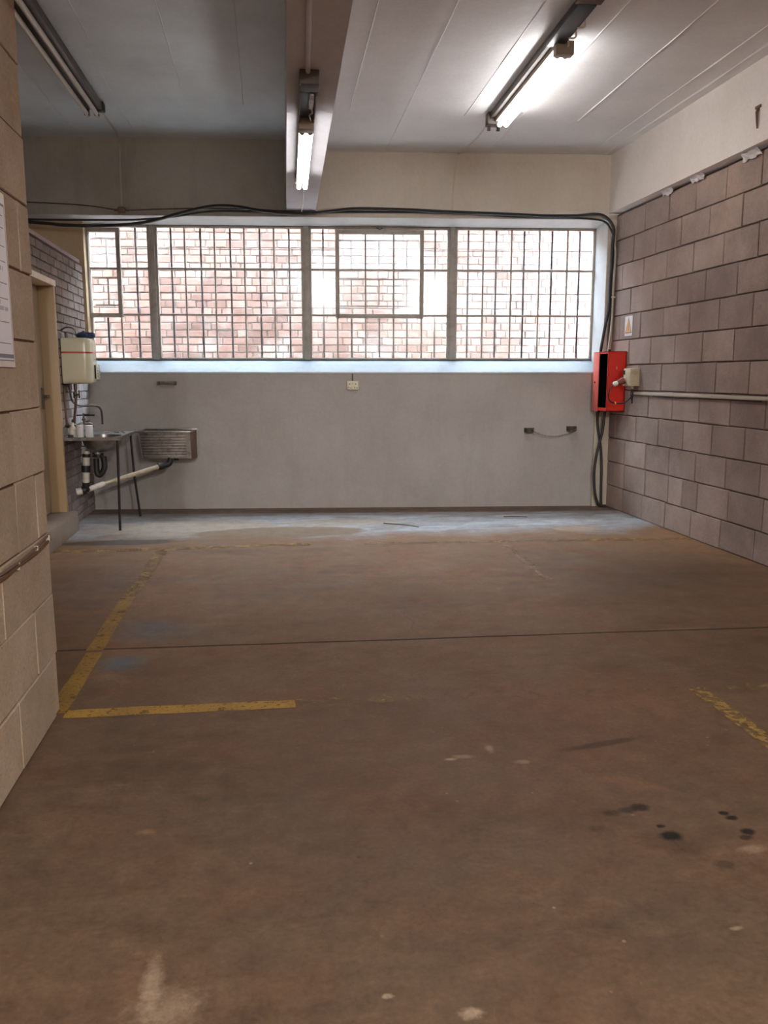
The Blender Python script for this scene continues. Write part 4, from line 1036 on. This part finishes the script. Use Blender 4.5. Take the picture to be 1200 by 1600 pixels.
# ---------------- tapes under the ring beam, and the hook on it
for (ya, yb_, za, zb_, lab) in ((7.10, 7.29, 2.925, 2.972, 'crumpled white tape on the block wall, nearest the window'), (6.58, 6.78, 2.925, 2.975, 'crumpled white tape, middle one above the block wall'), (5.80, 6.02, 2.91, 2.965, 'largest white tape at the right edge above the blocks')):
    bm = bmesh.new(); n = 9; prev = None
    for i in range(n + 1):
        y = ya + (yb_ - ya) * i / n; w1 = R.uniform(-.008, .008); w2 = R.uniform(-.012, .012)
        cur = [bm.verts.new((3.534 + R.uniform(-.008, .008), y, za + w2)), bm.verts.new((3.525 + R.uniform(-.012, .008), y, (za + zb_) / 2)), bm.verts.new((3.505 + R.uniform(-.01, .01), y, zb_ - .004 + w1 * .2))]
        if prev:
            for j in range(2): bm.faces.new((prev[j], cur[j], cur[j+1], prev[j+1]))
        prev = cur
    o = tag(link('torn_tape', bm, 'tape'), lab, 'tape'); m_ = o.modifiers.new('s', 'SOLIDIFY'); m_.thickness = .003
hk = thing('wall_hook', (3.46, 5.77, 3.1), 'rusty hook driven into the cream ring beam', 'hook')
tubeo('hook_shank', [(3.475, 5.77, 3.22), (3.455, 5.765, 3.18), (3.458, 5.76, 3.11), (3.462, 5.76, 3.07)], [.012, .010, .007, .004], 'rag', hk, 8)
bm = bmesh.new(); box(bm, (3.458, 5.735, 3.205), (3.470, 5.80, 3.225), .004); link('hook_plate', bm, 'rag', hk)
settle(hk)

# ---------------- litter on the floor
for i, (p, q, lab) in enumerate((((1.07, 7.55), (1.36, 7.32), 'long thin twig on the pale floor patch'), ((2.28, 7.75), (2.50, 7.70), 'short dark twig near the block wall'))):
    a = Vector((*p, .006)); b = Vector((*q, .006)); m_ = a.lerp(b, .5) + Vector((.02, .012, .002))
    tag(tubeo('twig', [a, m_, b], [.005, .0045, .0035], 'stub', None, 6), lab, 'twig')

# ---------------- loose pieces of one kind become parts of their own
def islands(me):
    n = len(me.vertices); p = list(range(n))
    def f(i):
        while p[i] != i: p[i] = p[p[i]]; i = p[i]
        return i
    for e in me.edges:
        a, b = f(e.vertices[0]), f(e.vertices[1])
        if a != b: p[a] = b
    g = {}
    for i in range(n): g.setdefault(f(i), []).append(i)
    return list(g.values())
SPLIT = {'loose_wire', 'end_cap', 'spare_holder', 'tray_lip', 'tube_holder', 'inlet', 'knob', 'dark_lining', 'pin_hole', 'rocker', 'end_lug', 'pipe_nut', 'ruled_line',
         'cable_gland', 'top_pipe', 'tail', 'border_print', 'crumb', 'gland', 'rim', 'wing_handle', 'spindle', 'lever_handle', 'socket_mouth', 'cover', 'casing', 'plate'}
for o in list(bpy.data.objects):
    base = o.name.split('.')[0]
    if o.type != 'MESH' or base not in SPLIT or o.children: continue
    isl = islands(o.data)
    if len(isl) < 2: continue
    me = o.data; vs = [v.co.copy() for v in me.vertices]
    for k, idx in enumerate(isl):
        mp = {v: i for i, v in enumerate(idx)}
        fs = [[mp[v] for v in p.vertices] for p in me.polygons if p.vertices[0] in mp]
        nm = bpy.data.meshes.new(base); nm.from_pydata([vs[i] for i in idx], [], fs)
        for m_ in me.materials: nm.materials.append(m_)
        sm_ = me.polygons[0].use_smooth
        if sm_:
            for p in nm.polygons: p.use_smooth = True
            nm.set_sharp_from_angle(angle=radians(38))
        if k == 0: first = nm
        else:
            c = o.copy(); c.data = nm; COL.objects.link(c)
    o.data = first
for o in bpy.data.objects:
    if o.name.split('.')[0] == 'blurred_text': o['kind'] = 'stuff'
